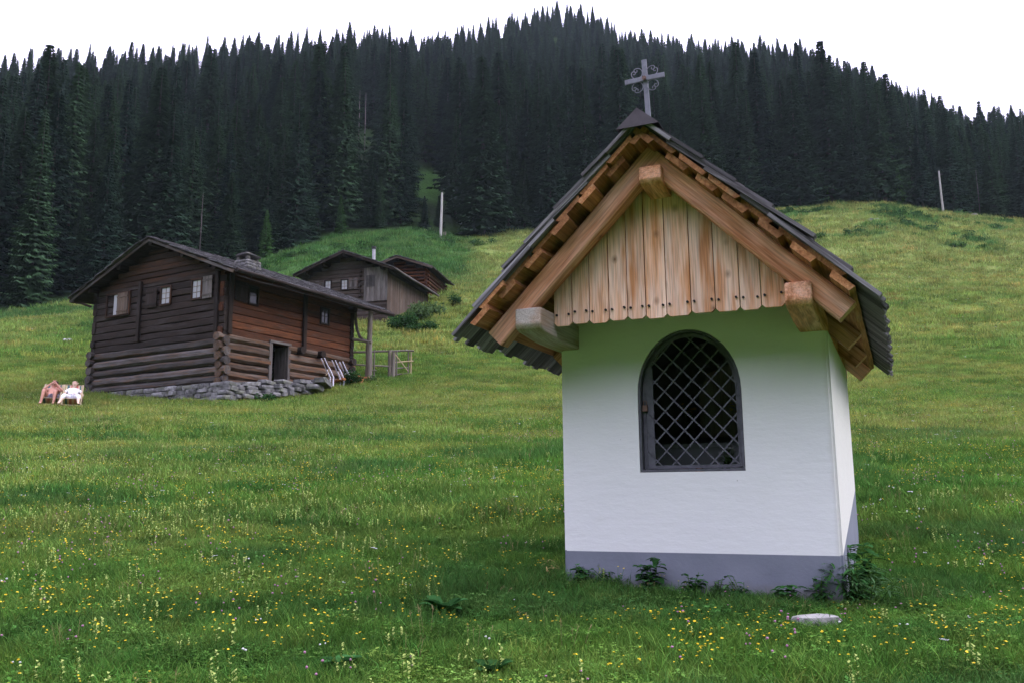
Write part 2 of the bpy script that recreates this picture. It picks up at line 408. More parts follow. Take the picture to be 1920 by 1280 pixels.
M['bark_dark'] = plain('dark_bark', (.022, .019, .017), .9, 0, .3, 3)
M['stone'] = stone_mat("field_stone", (.075, .073, .075), (.21, .205, .21), (.12, .125, .095))
M['stone_dark'] = stone_mat('sooty_stone', (.06, .06, .062), (.135, .13, .13), (.11, .105, .085))
M['slate'] = stone_mat("flat_stone", (.20, .20, .20), (.38, .37, .36), (.30, .29, .26), 9)
M['iron'] = plain("wrought_iron", (.115, .115, .14), .55, .35, .25, 30)
M['frame_iron'] = plain("grey_iron", (.095, .095, .115), .6, .2, .3, 14)
M['silver'] = plain("galvanised_metal", (.17, .175, .205), .65, .2, .2, 25)
M['cap'] = plain("copper_sheet", (.062, .052, .058), .6, .2, .25, 12)
M['nail'] = plain("nail_head", (.02, .018, .018), .6, .5, .1)
M['brass'] = plain("padlock_metal", (.16, .10, .08), .5, .6, .2)
M['tin'] = plain("dark_tin", (.035, .033, .036), .55, .4, .3, 10)
M['tin_light'] = plain("zinc_pipe", (.38, .38, .40), .5, .3, .2, 10)
M['white_paint'] = plain("white_lacquer", (.74, .70, .84), .35, 0, .05)
M['altar'] = plain("altar_stone", (.42, .45, .48), .8, 0, .12, 8)
M['red'] = plain("red_glass", (.45, .02, .02), .2, 0, .1)
M['wax'] = plain("white_wax", (.7, .68, .6), .6, 0, .05)
M['vase'] = plain("dark_glaze", (.05, .06, .05), .3, 0, .2)
M['petal_y'] = plain("yellow_petal", (.80, .60, .02), .7, 0, .15, 60)
M['petal_w'] = plain("white_petal", (.55, .56, .54), .7, 0, .1, 60)
M['petal_p'] = plain("pink_petal", (.36, .17, .27), .8, 0, .25, 60)
M['petal_py'] = plain("pale_petal", (.29, .36, .085), .8, 0, .2, 60)
M['petal_o'] = plain("orange_petal", (.62, .30, .05), .8, 0, .2, 60)
M['straw'] = plain("straw", (.33, .24, .12), .9, 0, .25, 40)
M['skin'] = plain("skin", (.46, .22, .16), .6, 0, .08, 8)
M['skin_pale'] = plain("pale_skin", (.62, .43, .33), .6, 0, .08, 8)
M['hair'] = plain("dark_hair", (.05, .032, .024), .7, 0, .2)
M['grey_cloth'] = plain("grey_cloth", (.22, .21, .26), .9, 0, .1)
M['purple_cloth'] = plain("lilac_cloth", (.40, .28, .46), .9, 0, .1)
M['white_cloth'] = plain("white_cloth", (.66, .66, .70), .9, 0, .05)
M['boot'] = plain("dark_shoe", (.05, .045, .04), .7, 0, .1)
M['eye'] = plain("eye_white", (.7, .7, .68), .4, 0, .02); M['iris'] = plain("dark_iris", (.03, .02, .02), .3, 0, .02); M['lip'] = plain("lip", (.42, .16, .14), .6, 0, .05)
M['pot'] = plain("red_plastic", (.62, .12, .09), .6, 0, .1)
M['grass'] = leaf_mat("grass_blade", src="tint", var=.45, trans=.25)
M['stem'] = leaf_mat("flower_stem", (.07, .15, .035), .3, .2)
M['weed'] = leaf_mat("weed_leaf", (.035, .105, .030), .5, .25)
M['weed_pale'] = leaf_mat("pale_weed_leaf", (.075, .150, .060), .45, .25)
M['bush'] = leaf_mat("bush_leaf", (.035, .085, .028), .55, .2)
M['bush_pale'] = leaf_mat("pale_bush_leaf", (.085, .14, .055), .5, .25)
M['needle'] = leaf_mat("spruce_needle", (.029, .059, .033), .45, .05, rand=.35)
M['needle_b'] = leaf_mat("young_spruce_needle", (.060, .145, .036), .5, .12, rand=.3)
M['straw_leaf'] = leaf_mat('dry_grass', (.30, .24, .10), .4, .2)
M['moss'] = leaf_mat("roof_moss", (.16, .16, .13), .6, .1)

# white limewash: fine trowel relief, a few stains at the lower left and along the right corner
def plaster():
    m, t, b = new_mat("white_limewash"); tc = t.nodes.new("ShaderNodeTexCoord"); ob = tc.outputs["Object"]
    n = noise(t, scaled(t, ob, (1, 1, 3.2)), 5, 5, .6); n2 = noise(t, ob, 1.6, 3, .6); n3 = noise(t, ob, 38, 3, .6)
    col = mixc(t, ramp(t, [(.35, 0.0), (.7, .55)], n2).outputs[0], (.80, .80, .80), (.745, .75, .76))
    sp = t.nodes.new("ShaderNodeSeparateXYZ"); t.links.new(ob, sp.inputs[0])
    lo = t.nodes.new("ShaderNodeMapRange"); t.links.new(sp.outputs[2], lo.inputs[0]); lo.inputs[1].default_value = .95; lo.inputs[2].default_value = .45
    st = math_(t, 'MULTIPLY', lo.outputs[0], ramp(t, [(.55, 0.0), (.8, .3)], noise(t, scaled(t, ob, (1, 1, 1)), 2.2, 4)).outputs[0])
    col = mixc(t, st, col, (.60, .58, .50))
    ed = t.nodes.new("ShaderNodeMapRange"); t.links.new(math_(t, 'ADD', sp.outputs[0], math_(t, 'MULTIPLY', noise(t, ob, 5, 5, .7), .07)), ed.inputs[0]); ed.inputs[1].default_value = 1.985; ed.inputs[2].default_value = 2.03
    col = mixc(t, math_(t, 'MULTIPLY', ed.outputs[0], .35), col, (.48, .44, .34))        # rubbed corner
    vo = t.nodes.new("ShaderNodeTexVoronoi"); vo.inputs["Scale"].default_value = 7.0; t.links.new(ob, vo.inputs["Vector"])
    pit = math_(t, 'MULTIPLY', math_(t, 'LESS_THAN', vo.outputs["Distance"], .035), math_(t, 'LESS_THAN', vo.outputs["Color"], .22))
    col = mixc(t, math_(t, 'MULTIPLY', pit, .6), col, (.30, .29, .27))                     # small chips
    t.links.new(col, b.inputs["Base Color"]); b.inputs["Roughness"].default_value = .9; b.inputs["Specular IOR Level"].default_value = .2
    bump(t, b, math_(t, 'ADD', n, math_(t, 'MULTIPLY', n3, .35)), .35, .012); return m
M['plaster'] = plaster()
def plinth_mat():
    m, t, b = new_mat("grey_blue_plinth_paint"); tc = t.nodes.new("ShaderNodeTexCoord"); ob = tc.outputs["Object"]
    n = noise(t, ob, 2.5, 5, .6); n3 = noise(t, ob, 35, 3, .6)
    col = ramp(t, [(.3, (.168, .182, .228)), (.7, (.218, .232, .285))], n).outputs[0]
    sp = t.nodes.new("ShaderNodeSeparateXYZ"); t.links.new(ob, sp.inputs[0])
    lo = t.nodes.new("ShaderNodeMapRange"); t.links.new(math_(t, 'ADD', sp.outputs[2], math_(t, 'MULTIPLY', noise(t, ob, 9, 5, .65), -.16)), lo.inputs[0]); lo.inputs[1].default_value = .10; lo.inputs[2].default_value = -.03
    col = mixc(t, math_(t, 'MULTIPLY', lo.outputs[0], .75), col, (.15, .135, .105))       # mud splashed up from the ground
    t.links.new(col, b.inputs["Base Color"]); b.inputs["Roughness"].default_value = .9; b.inputs["Specular IOR Level"].default_value = .2
    bump(t, b, n3, .35, .008); return m
M['plinth'] = plinth_mat()
def pane_mat():
    m, t, b = new_mat("window_glass"); b.inputs["Base Color"].default_value = (.42, .42, .46, 1)
    b.inputs["Roughness"].default_value = .06; b.inputs["Specular IOR Level"].default_value = .9; return m
M['pane'] = pane_mat()
M['pane_dark'] = plain("dark_window_glass", (.02, .02, .024), .1, 0, .1)
M['niche'] = plain("shade_toned_niche_plaster", (.115, .115, .12), .9, 0, .25, 3)  # shade inside the hollow niche is put into this dark plaster colour
def stripes():
    m, t, b = new_mat("striped_canvas"); g = attr(t, "grain").outputs["Vector"]
    sp = t.nodes.new("ShaderNodeSeparateXYZ"); t.links.new(g, sp.inputs[0])
    f = math_(t, 'FRACT', math_(t, 'MULTIPLY', sp.outputs[1], 1.0))
    r = ramp(t, [(0.0, (.50, .42, .25)), (.10, (.05, .12, .13)), (.24, (.62, .40, .30)), (.34, (.50, .14, .12)), (.50, (.66, .42, .33)), (.66, (.50, .14, .12)), (.76, (.62, .42, .30)), (.86, (.05, .12, .14)), (.94, (.50, .42, .25))], f)
    r.color_ramp.interpolation = 'CONSTANT'
    t.links.new(r.outputs[0], b.inputs["Base Color"]); b.inputs["Roughness"].default_value = .9; return m
M['stripes'] = stripes()
def ground_mat():
    m, t, b = new_mat("meadow_soil_and_grass"); c = attr(t, "tint").outputs["Color"]; tc = t.nodes.new("ShaderNodeTexCoord"); ob = tc.outputs["Object"]
    n = noise(t, ob, 3.0, 6, .7); n2 = noise(t, ob, .45, 4, .6)
    col = mixc(t, 1.0, c, ramp(t, [(.3, .55), (.7, 1.25)], n).outputs[0], 'MULTIPLY')
    col = mixc(t, 1.0, col, ramp(t, [(.3, .8), (.7, 1.15)], n2).outputs[0], 'MULTIPLY')
    t.links.new(col, b.inputs["Base Color"]); b.inputs["Roughness"].default_value = 1; b.inputs["Specular IOR Level"].default_value = 0
    bump(t, b, n, .8, .12); return m
M['ground'] = ground_mat()

# ------------------------------------------------------------------ the ground: one polar sheet, meadow then forest hillside
def sheet(name, rows_fn, azs, label_kind='structure'):
    pass
def build_ground():
    az = np.concatenate([np.linspace(-180, -48, 40, endpoint=False), np.linspace(-48, 48, 260, endpoint=False), np.linspace(48, 180, 40, endpoint=False)])
    az = np.radians(az); A = len(az)
    def mesh(name, ylo, yhi_fn, rr, forest):
        pass
    r = np.concatenate([np.linspace(.4, 14, 46, endpoint=False), np.geomspace(14, 125, 130, endpoint=False), np.geomspace(125, 420, 60)])
    AZ, RR = np.meshgrid(az, r); X = np.sin(AZ) * RR; Y = np.cos(AZ) * RR
    T = np.clip(X / np.maximum(Y, 5.0), -.75, .75); YE = edge(T)[0]
    # snap one ring of vertices onto the wood's edge so both sheets share it
    Z = terrain(X, Y); forest = (Y > YE) | (Y < -125) | ((np.abs(X) > 190) & (Y < 75))
    c, yel, fern = meadow_tint(X, Y)
    base = c * .62
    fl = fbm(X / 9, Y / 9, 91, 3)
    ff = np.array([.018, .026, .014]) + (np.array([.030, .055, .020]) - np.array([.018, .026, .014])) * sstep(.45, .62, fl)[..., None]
    # a grassy windfall clearing in the wood, and green floor along its edge
    gy = min((abs(project((at(812, 348, q).x, q, gz(at(812, 348, q).x, q)))[1] - 348), q) for q in np.arange(100, 190, .5))[1]; gx = at(812, 348, gy).x
    gl = sstep(8.5, 4.0, np.hypot(X - gx, (Y - gy) * .55) + 3 * (fbm(X / 3, Y / 3, 17, 2) - .5))[..., None]
    ff = ff + (np.array([.042, .090, .024]) - ff) * gl
    far = sstep(45, 80, Y)[..., None]
    base = base * (1 - far) + c * .80 * far
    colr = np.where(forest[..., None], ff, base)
    V = np.stack([X, Y, Z], -1).reshape(-1, 3); nR = len(r)
    idx = np.arange(nR * A).reshape(nR, A)
    q = np.stack([idx[:-1, :], np.roll(idx[:-1, :], -1, 1), np.roll(idx[1:, :], -1, 1), idx[1:, :]], -1).reshape(-1, 4)
    fq = forest.reshape(-1)[q].sum(1) >= 2
    for nm, sel in (("meadow", ~fq), ("forest_hillside", fq)):
        qs = q[sel]; used = np.unique(qs); remap = -np.ones(len(V), int); remap[used] = np.arange(len(used))
        fs = [tuple(f) for f in remap[qs]]
        if nm == "meadow":
            c0 = len(used); fs += [(int(remap[idx[0, k]]), int(remap[idx[0, (k + 1) % A]]), c0)[::-1] for k in range(A)]
            vv = np.vstack([V[used], [[0, 0, gz(0, 0)]]]); cc = np.vstack([colr.reshape(-1, 3)[used], [base[0, 0]]])
        else: vv = V[used]; cc = colr.reshape(-1, 3)[used]
        me = bpy.data.meshes.new(nm); me.from_pydata([tuple(p) for p in vv], [], fs); me.update()
        a = me.attributes.new("tint", 'FLOAT_COLOR', 'POINT'); a.data.foreach_set("color", np.hstack([cc, np.ones((len(cc), 1))]).astype(np.float32).ravel())
        bm = bmesh.new(); bm.from_mesh(me); bmesh.ops.recalc_face_normals(bm, faces=bm.faces)
        if sum(f.normal.z for f in list(bm.faces)[:500]) < 0: bmesh.ops.reverse_faces(bm, faces=bm.faces)
        bm.to_mesh(me); bm.free()
        tag(link_mesh(nm, me, [M['ground']], None, True), kind='structure')
build_ground()

# ------------------------------------------------------------------ wayside chapel
CX, CY, CZ, CTH = .386, 6.857, -.80, R(23.705)
def chapel_pt(u, v, z):
    return Vector((CX + u * math.cos(CTH) + v * math.sin(CTH), CY - u * math.sin(CTH) + v * math.cos(CTH), CZ + z))
def build_chapel():
    root = thing("wayside_chapel", "small whitewashed wayside chapel with grey plinth, arched iron grille and steep shingled roof", "chapel", (CX, CY, CZ), -CTH)
    W_, D_ = 2.0, 2.3
    UC, RZ, PIT = .955, 3.292, .955          # ridge position and height, slope
    ZP, ZS = .362, .19                       # plinth top in front and its rise per metre towards the back
    # --- wall: one closed shell with a real arched opening and a hollow niche behind
    u1, u2, zb, zsp, rise = .615, 1.388, .942, 1.53, .465
    uc = (u1 + u2) / 2; hw = (u2 - u1) / 2; NA = 20
    arch = [(uc + hw * math.cos(math.pi * k / NA), zsp + rise * math.sin(math.pi * k / NA)) for k in range(NA + 1)]   # right -> left
    hole = [(u1, zb), (uc, zb), (u2, zb)] + arch                       # closed loop, ccw
    bm = bmesh.new()
    def V_(u, v, z): return bm.verts.new((u, v, z))
    top = [(0, 1.905), (.10, 1.905), (.10, 2.18), (UC, 2.98), (1.82, 2.18), (1.82, 1.905), (W_, 1.905)]
    fo = [V_(u, 0, z) for u, z in [(0, ZP), (uc, ZP), (W_, ZP)]]
    ft = [V_(u, 0, z) for u, z in top]
    ho = [V_(u, 0, z) for u, z in hole]
    th_ = .24
    hi = [V_(u, th_, z) for u, z in hole]
    nh = len(hole); crown = 3 + NA // 2
    # front face, left and right halves
    bm.faces.new([fo[1], fo[0], ft[0], ft[1], ft[2], ft[3]] + [ho[k] for k in range(crown, nh)] + [ho[0], ho[1]])
    bm.faces.new([fo[2], fo[1], ho[1], ho[2]] + [ho[k] for k in range(3, crown + 1)] + [ft[3], ft[4], ft[5], ft[6]])
    for k in range(nh):
        j = (k + 1) % nh; bm.faces.new([ho[k], ho[j], hi[j], hi[k]])
    bk = [V_(u, D_, z) for u, z in [(0, ZP + ZS * D_), (W_, ZP + ZS * D_)]]; bt = [V_(u, D_, z) for u, z in top]
    bm.faces.new([fo[0], bk[0], bt[0], ft[0]]); bm.faces.new([fo[2], ft[6], bt[6], bk[1]])
    for k in range(len(top) - 1): bm.faces.new([ft[k], bt[k], bt[k + 1], ft[k + 1]])
    bm.faces.new([bk[0], bk[1]] + list(reversed(bt)))
    # niche: inner front (round the opening), floor, sides, vault, back
    n0, n1, nz, nt_, nd = .24, 1.76, .80, 1.62, 1.9
    vault = [(UC + .045 + .76 * math.cos(math.pi * k / 16), nt_ + .62 * math.sin(math.pi * k / 16)) for k in range(17)]
    sec = [(n0, nz), (uc, nz), (n1, nz)] + vault
    a = [V_(u, th_, z) for u, z in sec]; c = [V_(u, nd, z) for u, z in sec]; cr2 = 3 + 8
    bm.faces.new([a[1], a[0]] + [a[k] for k in range(len(sec) - 1, cr2 - 1, -1)] + [hi[k] for k in range(crown, nh)] + [hi[0], hi[1]])
    bm.faces.new([a[2], a[1], hi[1], hi[2]] + [hi[k] for k in range(3, crown + 1)] + [a[k] for k in range(cr2, 2, -1)])
    for k in range(len(sec)):
        j = (k + 1) % len(sec)
        try: bm.faces.new([a[k], c[k], c[j], a[j]])
        except ValueError: pass
    bm.faces.new(c)
    bmesh.ops.recalc_face_normals(bm, faces=bm.faces)
    eds = [e for e in bm.edges if abs(e.verts[0].co.x - e.verts[1].co.x) < 1e-4 and abs(e.verts[0].co.y - e.verts[1].co.y) < 1e-4 and abs(e.verts[0].co.y) < 1e-4 and (e.verts[0].co.x < .01 or e.verts[0].co.x > 1.99)]
    bmesh.ops.bevel(bm, geom=eds, offset=.02, segments=3, affect='EDGES')
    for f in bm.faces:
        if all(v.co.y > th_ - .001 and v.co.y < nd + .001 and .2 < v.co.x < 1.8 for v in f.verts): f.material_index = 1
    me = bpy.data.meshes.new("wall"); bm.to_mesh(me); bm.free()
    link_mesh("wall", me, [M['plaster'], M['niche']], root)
    # --- plinth
    mb = MB(3)
    bm = bmesh.new()
    lo = [bm.verts.new(p) for p in [(0, 0, -.35), (W_, 0, -.35), (W_, D_, -.1), (0, D_, -.1)]]
    hi2 = [bm.verts.new(p) for p in [(0, 0, ZP), (W_, 0, ZP), (W_, D_, ZP + ZS * D_), (0, D_, ZP + ZS * D_)]]
    for k in range(4):
        j = (k + 1) % 4; bm.faces.new([lo[k], lo[j], hi2[j], hi2[k]])
    bm.faces.new(list(reversed(lo)))
    eds = [e for e in bm.edges if {e.verts[0], e.verts[1]} in ({lo[0], hi2[0]}, {lo[1], hi2[1]})]
    bmesh.ops.bevel(bm, geom=eds, offset=.02, segments=3, affect='EDGES'); bmesh.ops.recalc_face_normals(bm, faces=bm.faces)
    me = bpy.data.meshes.new("plinth"); bm.to_mesh(me); bm.free(); link_mesh("plinth", me, [M['plinth']], root)

    # --- carpentry
    def oz(u): return RZ - PIT * abs(u - UC)              # outer roof surface
    cs = math.cos(math.atan(PIT)); sn = math.sin(math.atan(PIT))
    def purlin(u, z, w_, h_, v0, mat, foot):
        mb = MB(int(u * 100) + 5)
        # shaped end: the underside rises in a shallow curve to the nose
        pr = [(v0, z + h_ / 2), (v0 - .005, z - h_ * .12), (v0 + .02, z - h_ * .30), (v0 + .06, z - h_ * .36), (v0 + .16, z - h_ * .40), (v0 + .40, z - h_ * .5), (2.95, z - h_ / 2), (2.95, z + h_ / 2)]
        mb.prism(pr, (u - w_ / 2, 0, 0), (0, 1, 0), (0, 0, 1), (1, 0, 0), w_, grain_y=False)
        o = mb.build("purlin", M[mat], root)
        md = o.modifiers.new("bevel", 'BEVEL'); md.width = .012; md.segments = 2; md.limit_method = 'ANGLE'
        return o
    o = purlin(.055, 2.0, .20, .19, -.80, 'beam_old', 0); o["label"] = "grey weathered wall beam end at the left eave"
    purlin(1.895, 2.0, .165, .185, -.80, 'beam', 0)
    purlin(.985, 2.92, .155, .15, -.84, 'beam', 0)
    # rafters of the open gable
    mb = MB(11)
    mb.beam((-.225, -.70, 1.90), (1.015, -.70, 3.125), .135, .145, up=(-.7, 0, .7), ch=.012, seg=6, wob=.004)
    mb.build("rafter", M['beam'], root)
    mb = MB(12)
    mb.beam((2.175, -.705, 1.885), (.985, -.70, 3.06), .135, .145, up=(.7, 0, .7), ch=.012, seg=6, wob=.004)
    mb.build("rafter", M['beam'], root)
    for v in (.6, 1.7, 2.7):
        mb = MB(13 + int(v * 10))
        mb.beam((-.225, v, 1.90), (.96, v, 3.07), .12, .14, up=(-.7, 0, .7)); mb.beam((2.155, v, 1.90), (.99, v, 3.05), .12, .14, up=(.7, 0, .7))
        mb.build("rafter", M['beam'], root)
    # gable boarding with shaped lower ends
    mb = MB(21); nb = 11; ua, ub = .158, 1.79; rr = random.Random(4); uu = [ua]
    ws = [rr.uniform(.85, 1.15) for _ in range(nb)]; sw = sum(ws)
    nails = []
    for k in range(nb):
        u0 = uu[-1]; u1_ = u0 + (ub - ua) * ws[k] / sw; uu.append(u1_)
        g = .0035; a0, a1 = u0 + g, u1_ - g; z0 = 1.995 + rr.uniform(-.006, .006); c_ = .022
        tp = [(a1, oz(a1) - .27)]
        if a0 < UC < a1: tp.append((UC, oz(UC) - .27))
        tp.append((a0, oz(a0) - .27))
        poly = [(a0, z0 + .020), (a0 + c_, z0), (a1 - c_, z0), (a1, z0 + .020)] + tp
        mb.prism(poly, (0, -.548 + rr.uniform(-.003, .003), 0), (1, 0, 0), (0, 0, 1), (0, 1, 0), .026)
        for un in (a0 + .02, a1 - .02):
            zc = z0 + .085 + rr.uniform(-.006, .006)
            nails.append((un, zc))
    gb = mb.build("gable_boarding", M['larch'], root)
    for un, zc in nails:
        nb_ = MB(22); nb_.tube([(un, -.562, zc), (un, -.540, zc)], .0085, 8); nb_.build("nail", M['nail'], gb)
    # roof boards: thick waney slabs in two overlapping layers, running front to back
    Ls = 1.97; nB = 7
    for side in (-1, 1):
        mb = MB(31 + side)
        for lay in (0, 1):
            for k in range(nB + (1 if lay == 0 else 0)):
                d = .09 + k * .272 + lay * .136 + rr.uniform(-.022, .022)
                if d > Ls - .17: continue
                w_ = (.180 if lay == 0 else .262) + rr.uniform(-.02, .012); thk = .042 if lay == 0 else .032
                off = .074 if lay == 0 else .038                                 # depth below the outer face
                cx = UC + side * (d * cs); cz = RZ - d * sn
                nx, nz_ = side * sn, cs
                px, pz = cx - nx * off, cz - nz_ * off
                f0 = -.92 + rr.uniform(-.035, .03); L = 2.98
                seg = 10; vs = []; gr = []; fs = []
                for q in range(seg + 1):
                    y = f0 + (L - f0) * q / seg; ww = w_ / 2 * (1 + rr.uniform(-.07, .07)); dw = rr.uniform(-.008, .008)
                    for (a_, b_) in ((-1, .5), (-.86, -.5), (.86, -.5), (1, .5)):
                        al = a_ * ww + dw
                        vs.append((px + side * cs * al + nx * b_ * thk, y, pz - sn * al + nz_ * b_ * thk)); gr.append((y, al, b_ * thk))
                for q in range(seg):
                    for i in range(4):
                        j = (i + 1) % 4; fs.append((q * 4 + i, q * 4 + j, q * 4 + 4 + j, q * 4 + 4 + i))
                fs.append((3, 2, 1, 0)); fs.append(tuple(seg * 4 + i for i in range(4)))
                mb.add(vs, fs, gr)
        mb.build("roof_boards", M['slab'], root)
        # shingles in overlapping courses
        sh = MB(41 + side); exp_ = .285; ln = .84; thk = .023; nc = int((Ls + .10) / exp_) + 1
        for c_ in range(nc):
            dlo = Ls + .03 - c_ * exp_; y = -.965 + rr.uniform(-.035, .015)
            while y < 3.02:
                wd = rr.uniform(.05, .13); l_ = min(ln, dlo - .01); lo_ = dlo + rr.uniform(-.045, .025)
                if l_ > .05:
                    hi_off = .024; lo_off = -.056 + rr.uniform(-.006, .006)      # lower end lies on the courses below
                    if lo_ < .6: lo_off *= max(lo_ - .1, 0) / .5
                    if c_ == 0: lo_off = .000
                    if c_ == 1: lo_off = -.028
                    def P_(d, off, yy): return (UC + side * (d * cs - off * sn), yy, RZ - d * sn - off * cs)
                    hd = max(lo_ - l_, .0); q = l_ / ln; ho_ = lo_off + (hi_off - thk - lo_off) * q
                    vs = [P_(hd, ho_ + thk, y), P_(hd, ho_ + thk, y + wd - .004), P_(lo_, lo_off + thk, y + wd - .004), P_(lo_, lo_off + thk, y),
                          P_(hd, ho_, y), P_(hd, ho_, y + wd - .004), P_(lo_, lo_off, y + wd - .004), P_(lo_, lo_off, y)]
                    gr = [(0, 0, 0), (0, wd, 0), (l_, wd, 0), (l_, 0, 0), (0, 0, thk), (0, wd, thk), (l_, wd, thk), (l_, 0, thk)]
                    sh.add(vs, [(3, 2, 1, 0), (4, 5, 6, 7), (0, 1, 5, 4), (1, 2, 6, 5), (2, 3, 7, 6), (3, 0, 4, 7)], gr)
                y += wd
        sh.build("shingle_roof", M['shingle'], root)
    # grey moss and lichen cushions on the right slope
    ms = MB(51)
    for k in range(5):
        d = .34 + .13 * k + rr.uniform(-.03, .03); y = -.55 + .06 * k + rr.uniform(-.3, .25)
        c0 = Vector((UC + d * cs, y, RZ - d * sn))
        for q in range(50):
            p = c0 + Vector((rr.gauss(0, .035), rr.gauss(0, .07), 0)); p.z = oz(p.x) - .005
            h = rr.uniform(.015, .05); dx, dy = rr.gauss(0, .02), rr.gauss(0, .02)
            ms.add([p + Vector((-.006, -.004, 0)), p + Vector((.006, .004, 0)), p + Vector((dx, dy, h))], [(0, 1, 2)])
    ms.build("moss", M['moss'], root)["kind"] = "stuff"
    # ridge cap of sheet metal with its closed triangular front
    mb = MB(61); hw_, hh = .150, .132
    zc = RZ + .058
    mb.prism([(UC - hw_, zc - hh), (UC + hw_, zc - hh), (UC, zc)], (0, -1.012, 0), (1, 0, 0), (0, 0, 1), (0, 1, 0), .004)
    for s_ in (-1, 1):
        mb.prism([(-1.008, 0), (3.02, 0), (3.02, 1), (-1.008, 1)], (UC, 0, zc), (0, 1, 0), (s_ * hw_, 0, -hh), (-s_ * .003, 0, -.003), 1.0)
    mb.build("ridge_cap", M['cap'], root)

    # --- cross
    cr = bpy.data.objects.new("roof_cross", None); COL.objects.link(cr); cr.parent = root; cr.location = (UC - .018, -.66, RZ + .055)
    cr.rotation_euler = (0, R(-1.0), R(2))
    mb = MB(71); mb.beam((.012, 0, -.05), (0, 0, .52), .036, .014, up=(0, 1, 0), ch=.002, seg=4); mb.build("upright", M['silver'], cr)
    mb = MB(72); mb.beam((-.144, -.015, .365), (.144, -.015, .37), 0.012, .036, up=(0, 0, 1), ch=.002, seg=4); mb.build("crossbar", M['silver'], cr)
    mb = MB(73); mb.tube([(0, -.034, 0.367), (0, -.02, 0.367)], .016, 10); mb.tube([(0, -.04, 0.367), (0, -.03, 0.367)], .008, 8); mb.build("boss", M['brass'], cr)
    for sx in (-1, 1):
        for sz in (-1, 1):
            mb = MB(74)
            ox, oz_ = sx * .055, 0.367 + sz * .053
            # one rod bent like a heart: an open C whose two ends roll inwards
            pts = []
            for k in range(31):
                a = R(-150 + 300 * k / 30); rr_ = .040
                pts.append((rr_ * math.cos(a), rr_ * math.sin(a)))
            def curl(a0, sgn, base):
                out = []
                for k in range(1, 17):
                    a = a0 + sgn * R(300) * k / 16; r_ = .017 * (1 - .55 * k / 16)
                    out.append((base[0] + r_ * math.cos(a), base[1] + r_ * math.sin(a)))
                return out
            e1 = pts[-1]; e0 = pts[0]
            c1 = (e1[0] - .017 * math.cos(R(150)), e1[1] - .017 * math.sin(R(150))); c0 = (e0[0] - .017 * math.cos(R(-150)), e0[1] - .017 * math.sin(R(-150)))
            full = list(reversed(curl(R(-150), -1, c0))) + pts + curl(R(150), 1, c1)
            ang = math.atan2(-sz, -sx)        # the closed side faces the centre of the cross
            P3 = [(ox + x * math.cos(ang) - y * math.sin(ang), -.008, oz_ + x * math.sin(ang) + y * math.cos(ang)) for x, y in full]
            mb.tube(P3, .0036, 5); mb.build("scroll", M['silver'], cr)

    # --- grille door
    gd = bpy.data.objects.new("grille_door", None); COL.objects.link(gd); gd.parent = root
    fr = MB(81); y0 = .045
    def arch_in(off, n=24, v=0.0):
        h = hw - off; r2 = rise - off
        pts = [(uc + h, v, zb + off)]
        pts += [(uc + h * math.cos(math.pi * k / n), v, zsp + r2 * math.sin(math.pi * k / n)) for k in range(n + 1)] + [(uc - h, v, zb + off)]
        return pts
    def band(mb, o0, o1, va, vb):
        A_ = arch_in(o0); B_ = arch_in(o1); n = len(A_); vs = []; fs = []
        for (p, q) in zip(A_, B_): vs += [(p[0], va, p[2]), (q[0], va, q[2]), (q[0], vb, q[2]), (p[0], vb, p[2])]
        for k in range(n):
            j = (k + 1) % n
            for i in range(4): fs.append((k * 4 + i, k * 4 + (i + 1) % 4, j * 4 + (i + 1) % 4, j * 4 + i))
        mb.add(vs, fs, None)
    band(fr, .004, .020, .005, .10)                       # fixed angle iron lining the reveal
    fo_ = fr.build("fixed_frame", M['frame_iron'], gd)
    fr = MB(82); band(fr, .026, .050, .050, .062)         # swinging leaf frame
    fr.beam((u1 + .080, .052, zb + .03), (u1 + .080, .052, zsp + .20), .056, .006, up=(0, 1, 0))      # broad lock plate on the left
    fr.build("leaf_frame", M['frame_iron'], gd)
    lt = MB(83); sp = .142
    def inside(u, z): 
        if z < zb + .045 or abs(u - uc) > hw - .045: return False
        return z <= zsp or ((u - uc) / (hw - .045)) ** 2 + ((z - zsp) / (rise - .045)) ** 2 <= 1
    for d in (-1, 1):
        for k in range(-20, 30):
            ts = [q * .004 for q in range(-420, 421)]
            run = [(uc + .02 + k * sp + tt * .69, zb + .53 + d * tt * .724) for tt in ts]
            run = [p for p in run if inside(*p)]
            if len(run) > 4:
                v = .056 + (.004 if d > 0 else -.004)
                lt.beam((run[0][0], v, run[0][1]), (run[-1][0], v, run[-1][1]), .0105, .006, up=(0, 1, 0))
    lt.build("lattice", M['iron'], gd)
    lk = MB(84); lk.beam((u1 + .045, .035, 1.40), (u1 + .045, .035, 1.445), .042, .02, up=(0, 1, 0), ch=.004)
    lk.tube([(u1 + .033, .035, 1.445)] + [(u1 + .045 - .012 * math.cos(math.pi * k / 8), .035, 1.468 + .012 * math.sin(math.pi * k / 8)) for k in range(9)] + [(u1 + .057, .035, 1.445)], .003, 6)
    lk.build("padlock", M['brass'], gd)
    for z in (1.53, 1.02):
        hg = MB(85); hg.tube([(u2 - .030, .035, z - .045), (u2 - .030, .035, z + .045)], .011, 8); hg.tube([(u2 - .030, .035, z - .002), (u2 - .030, .035, z + .002)], .013, 8)
        hg.build("hinge", M['iron'], gd)
    # --- altar shelf inside
    al = MB(91); al.beam((n0 + .02, 1.52, .985), (n1 - .02, 1.52, .985), .70, .37, up=(0, 0, 1)); al.beam((n0 + .01, 1.45, 1.19), (n1 - .01, 1.45, 1.19), .60, .035)
    al.build("altar", M['altar'], root)
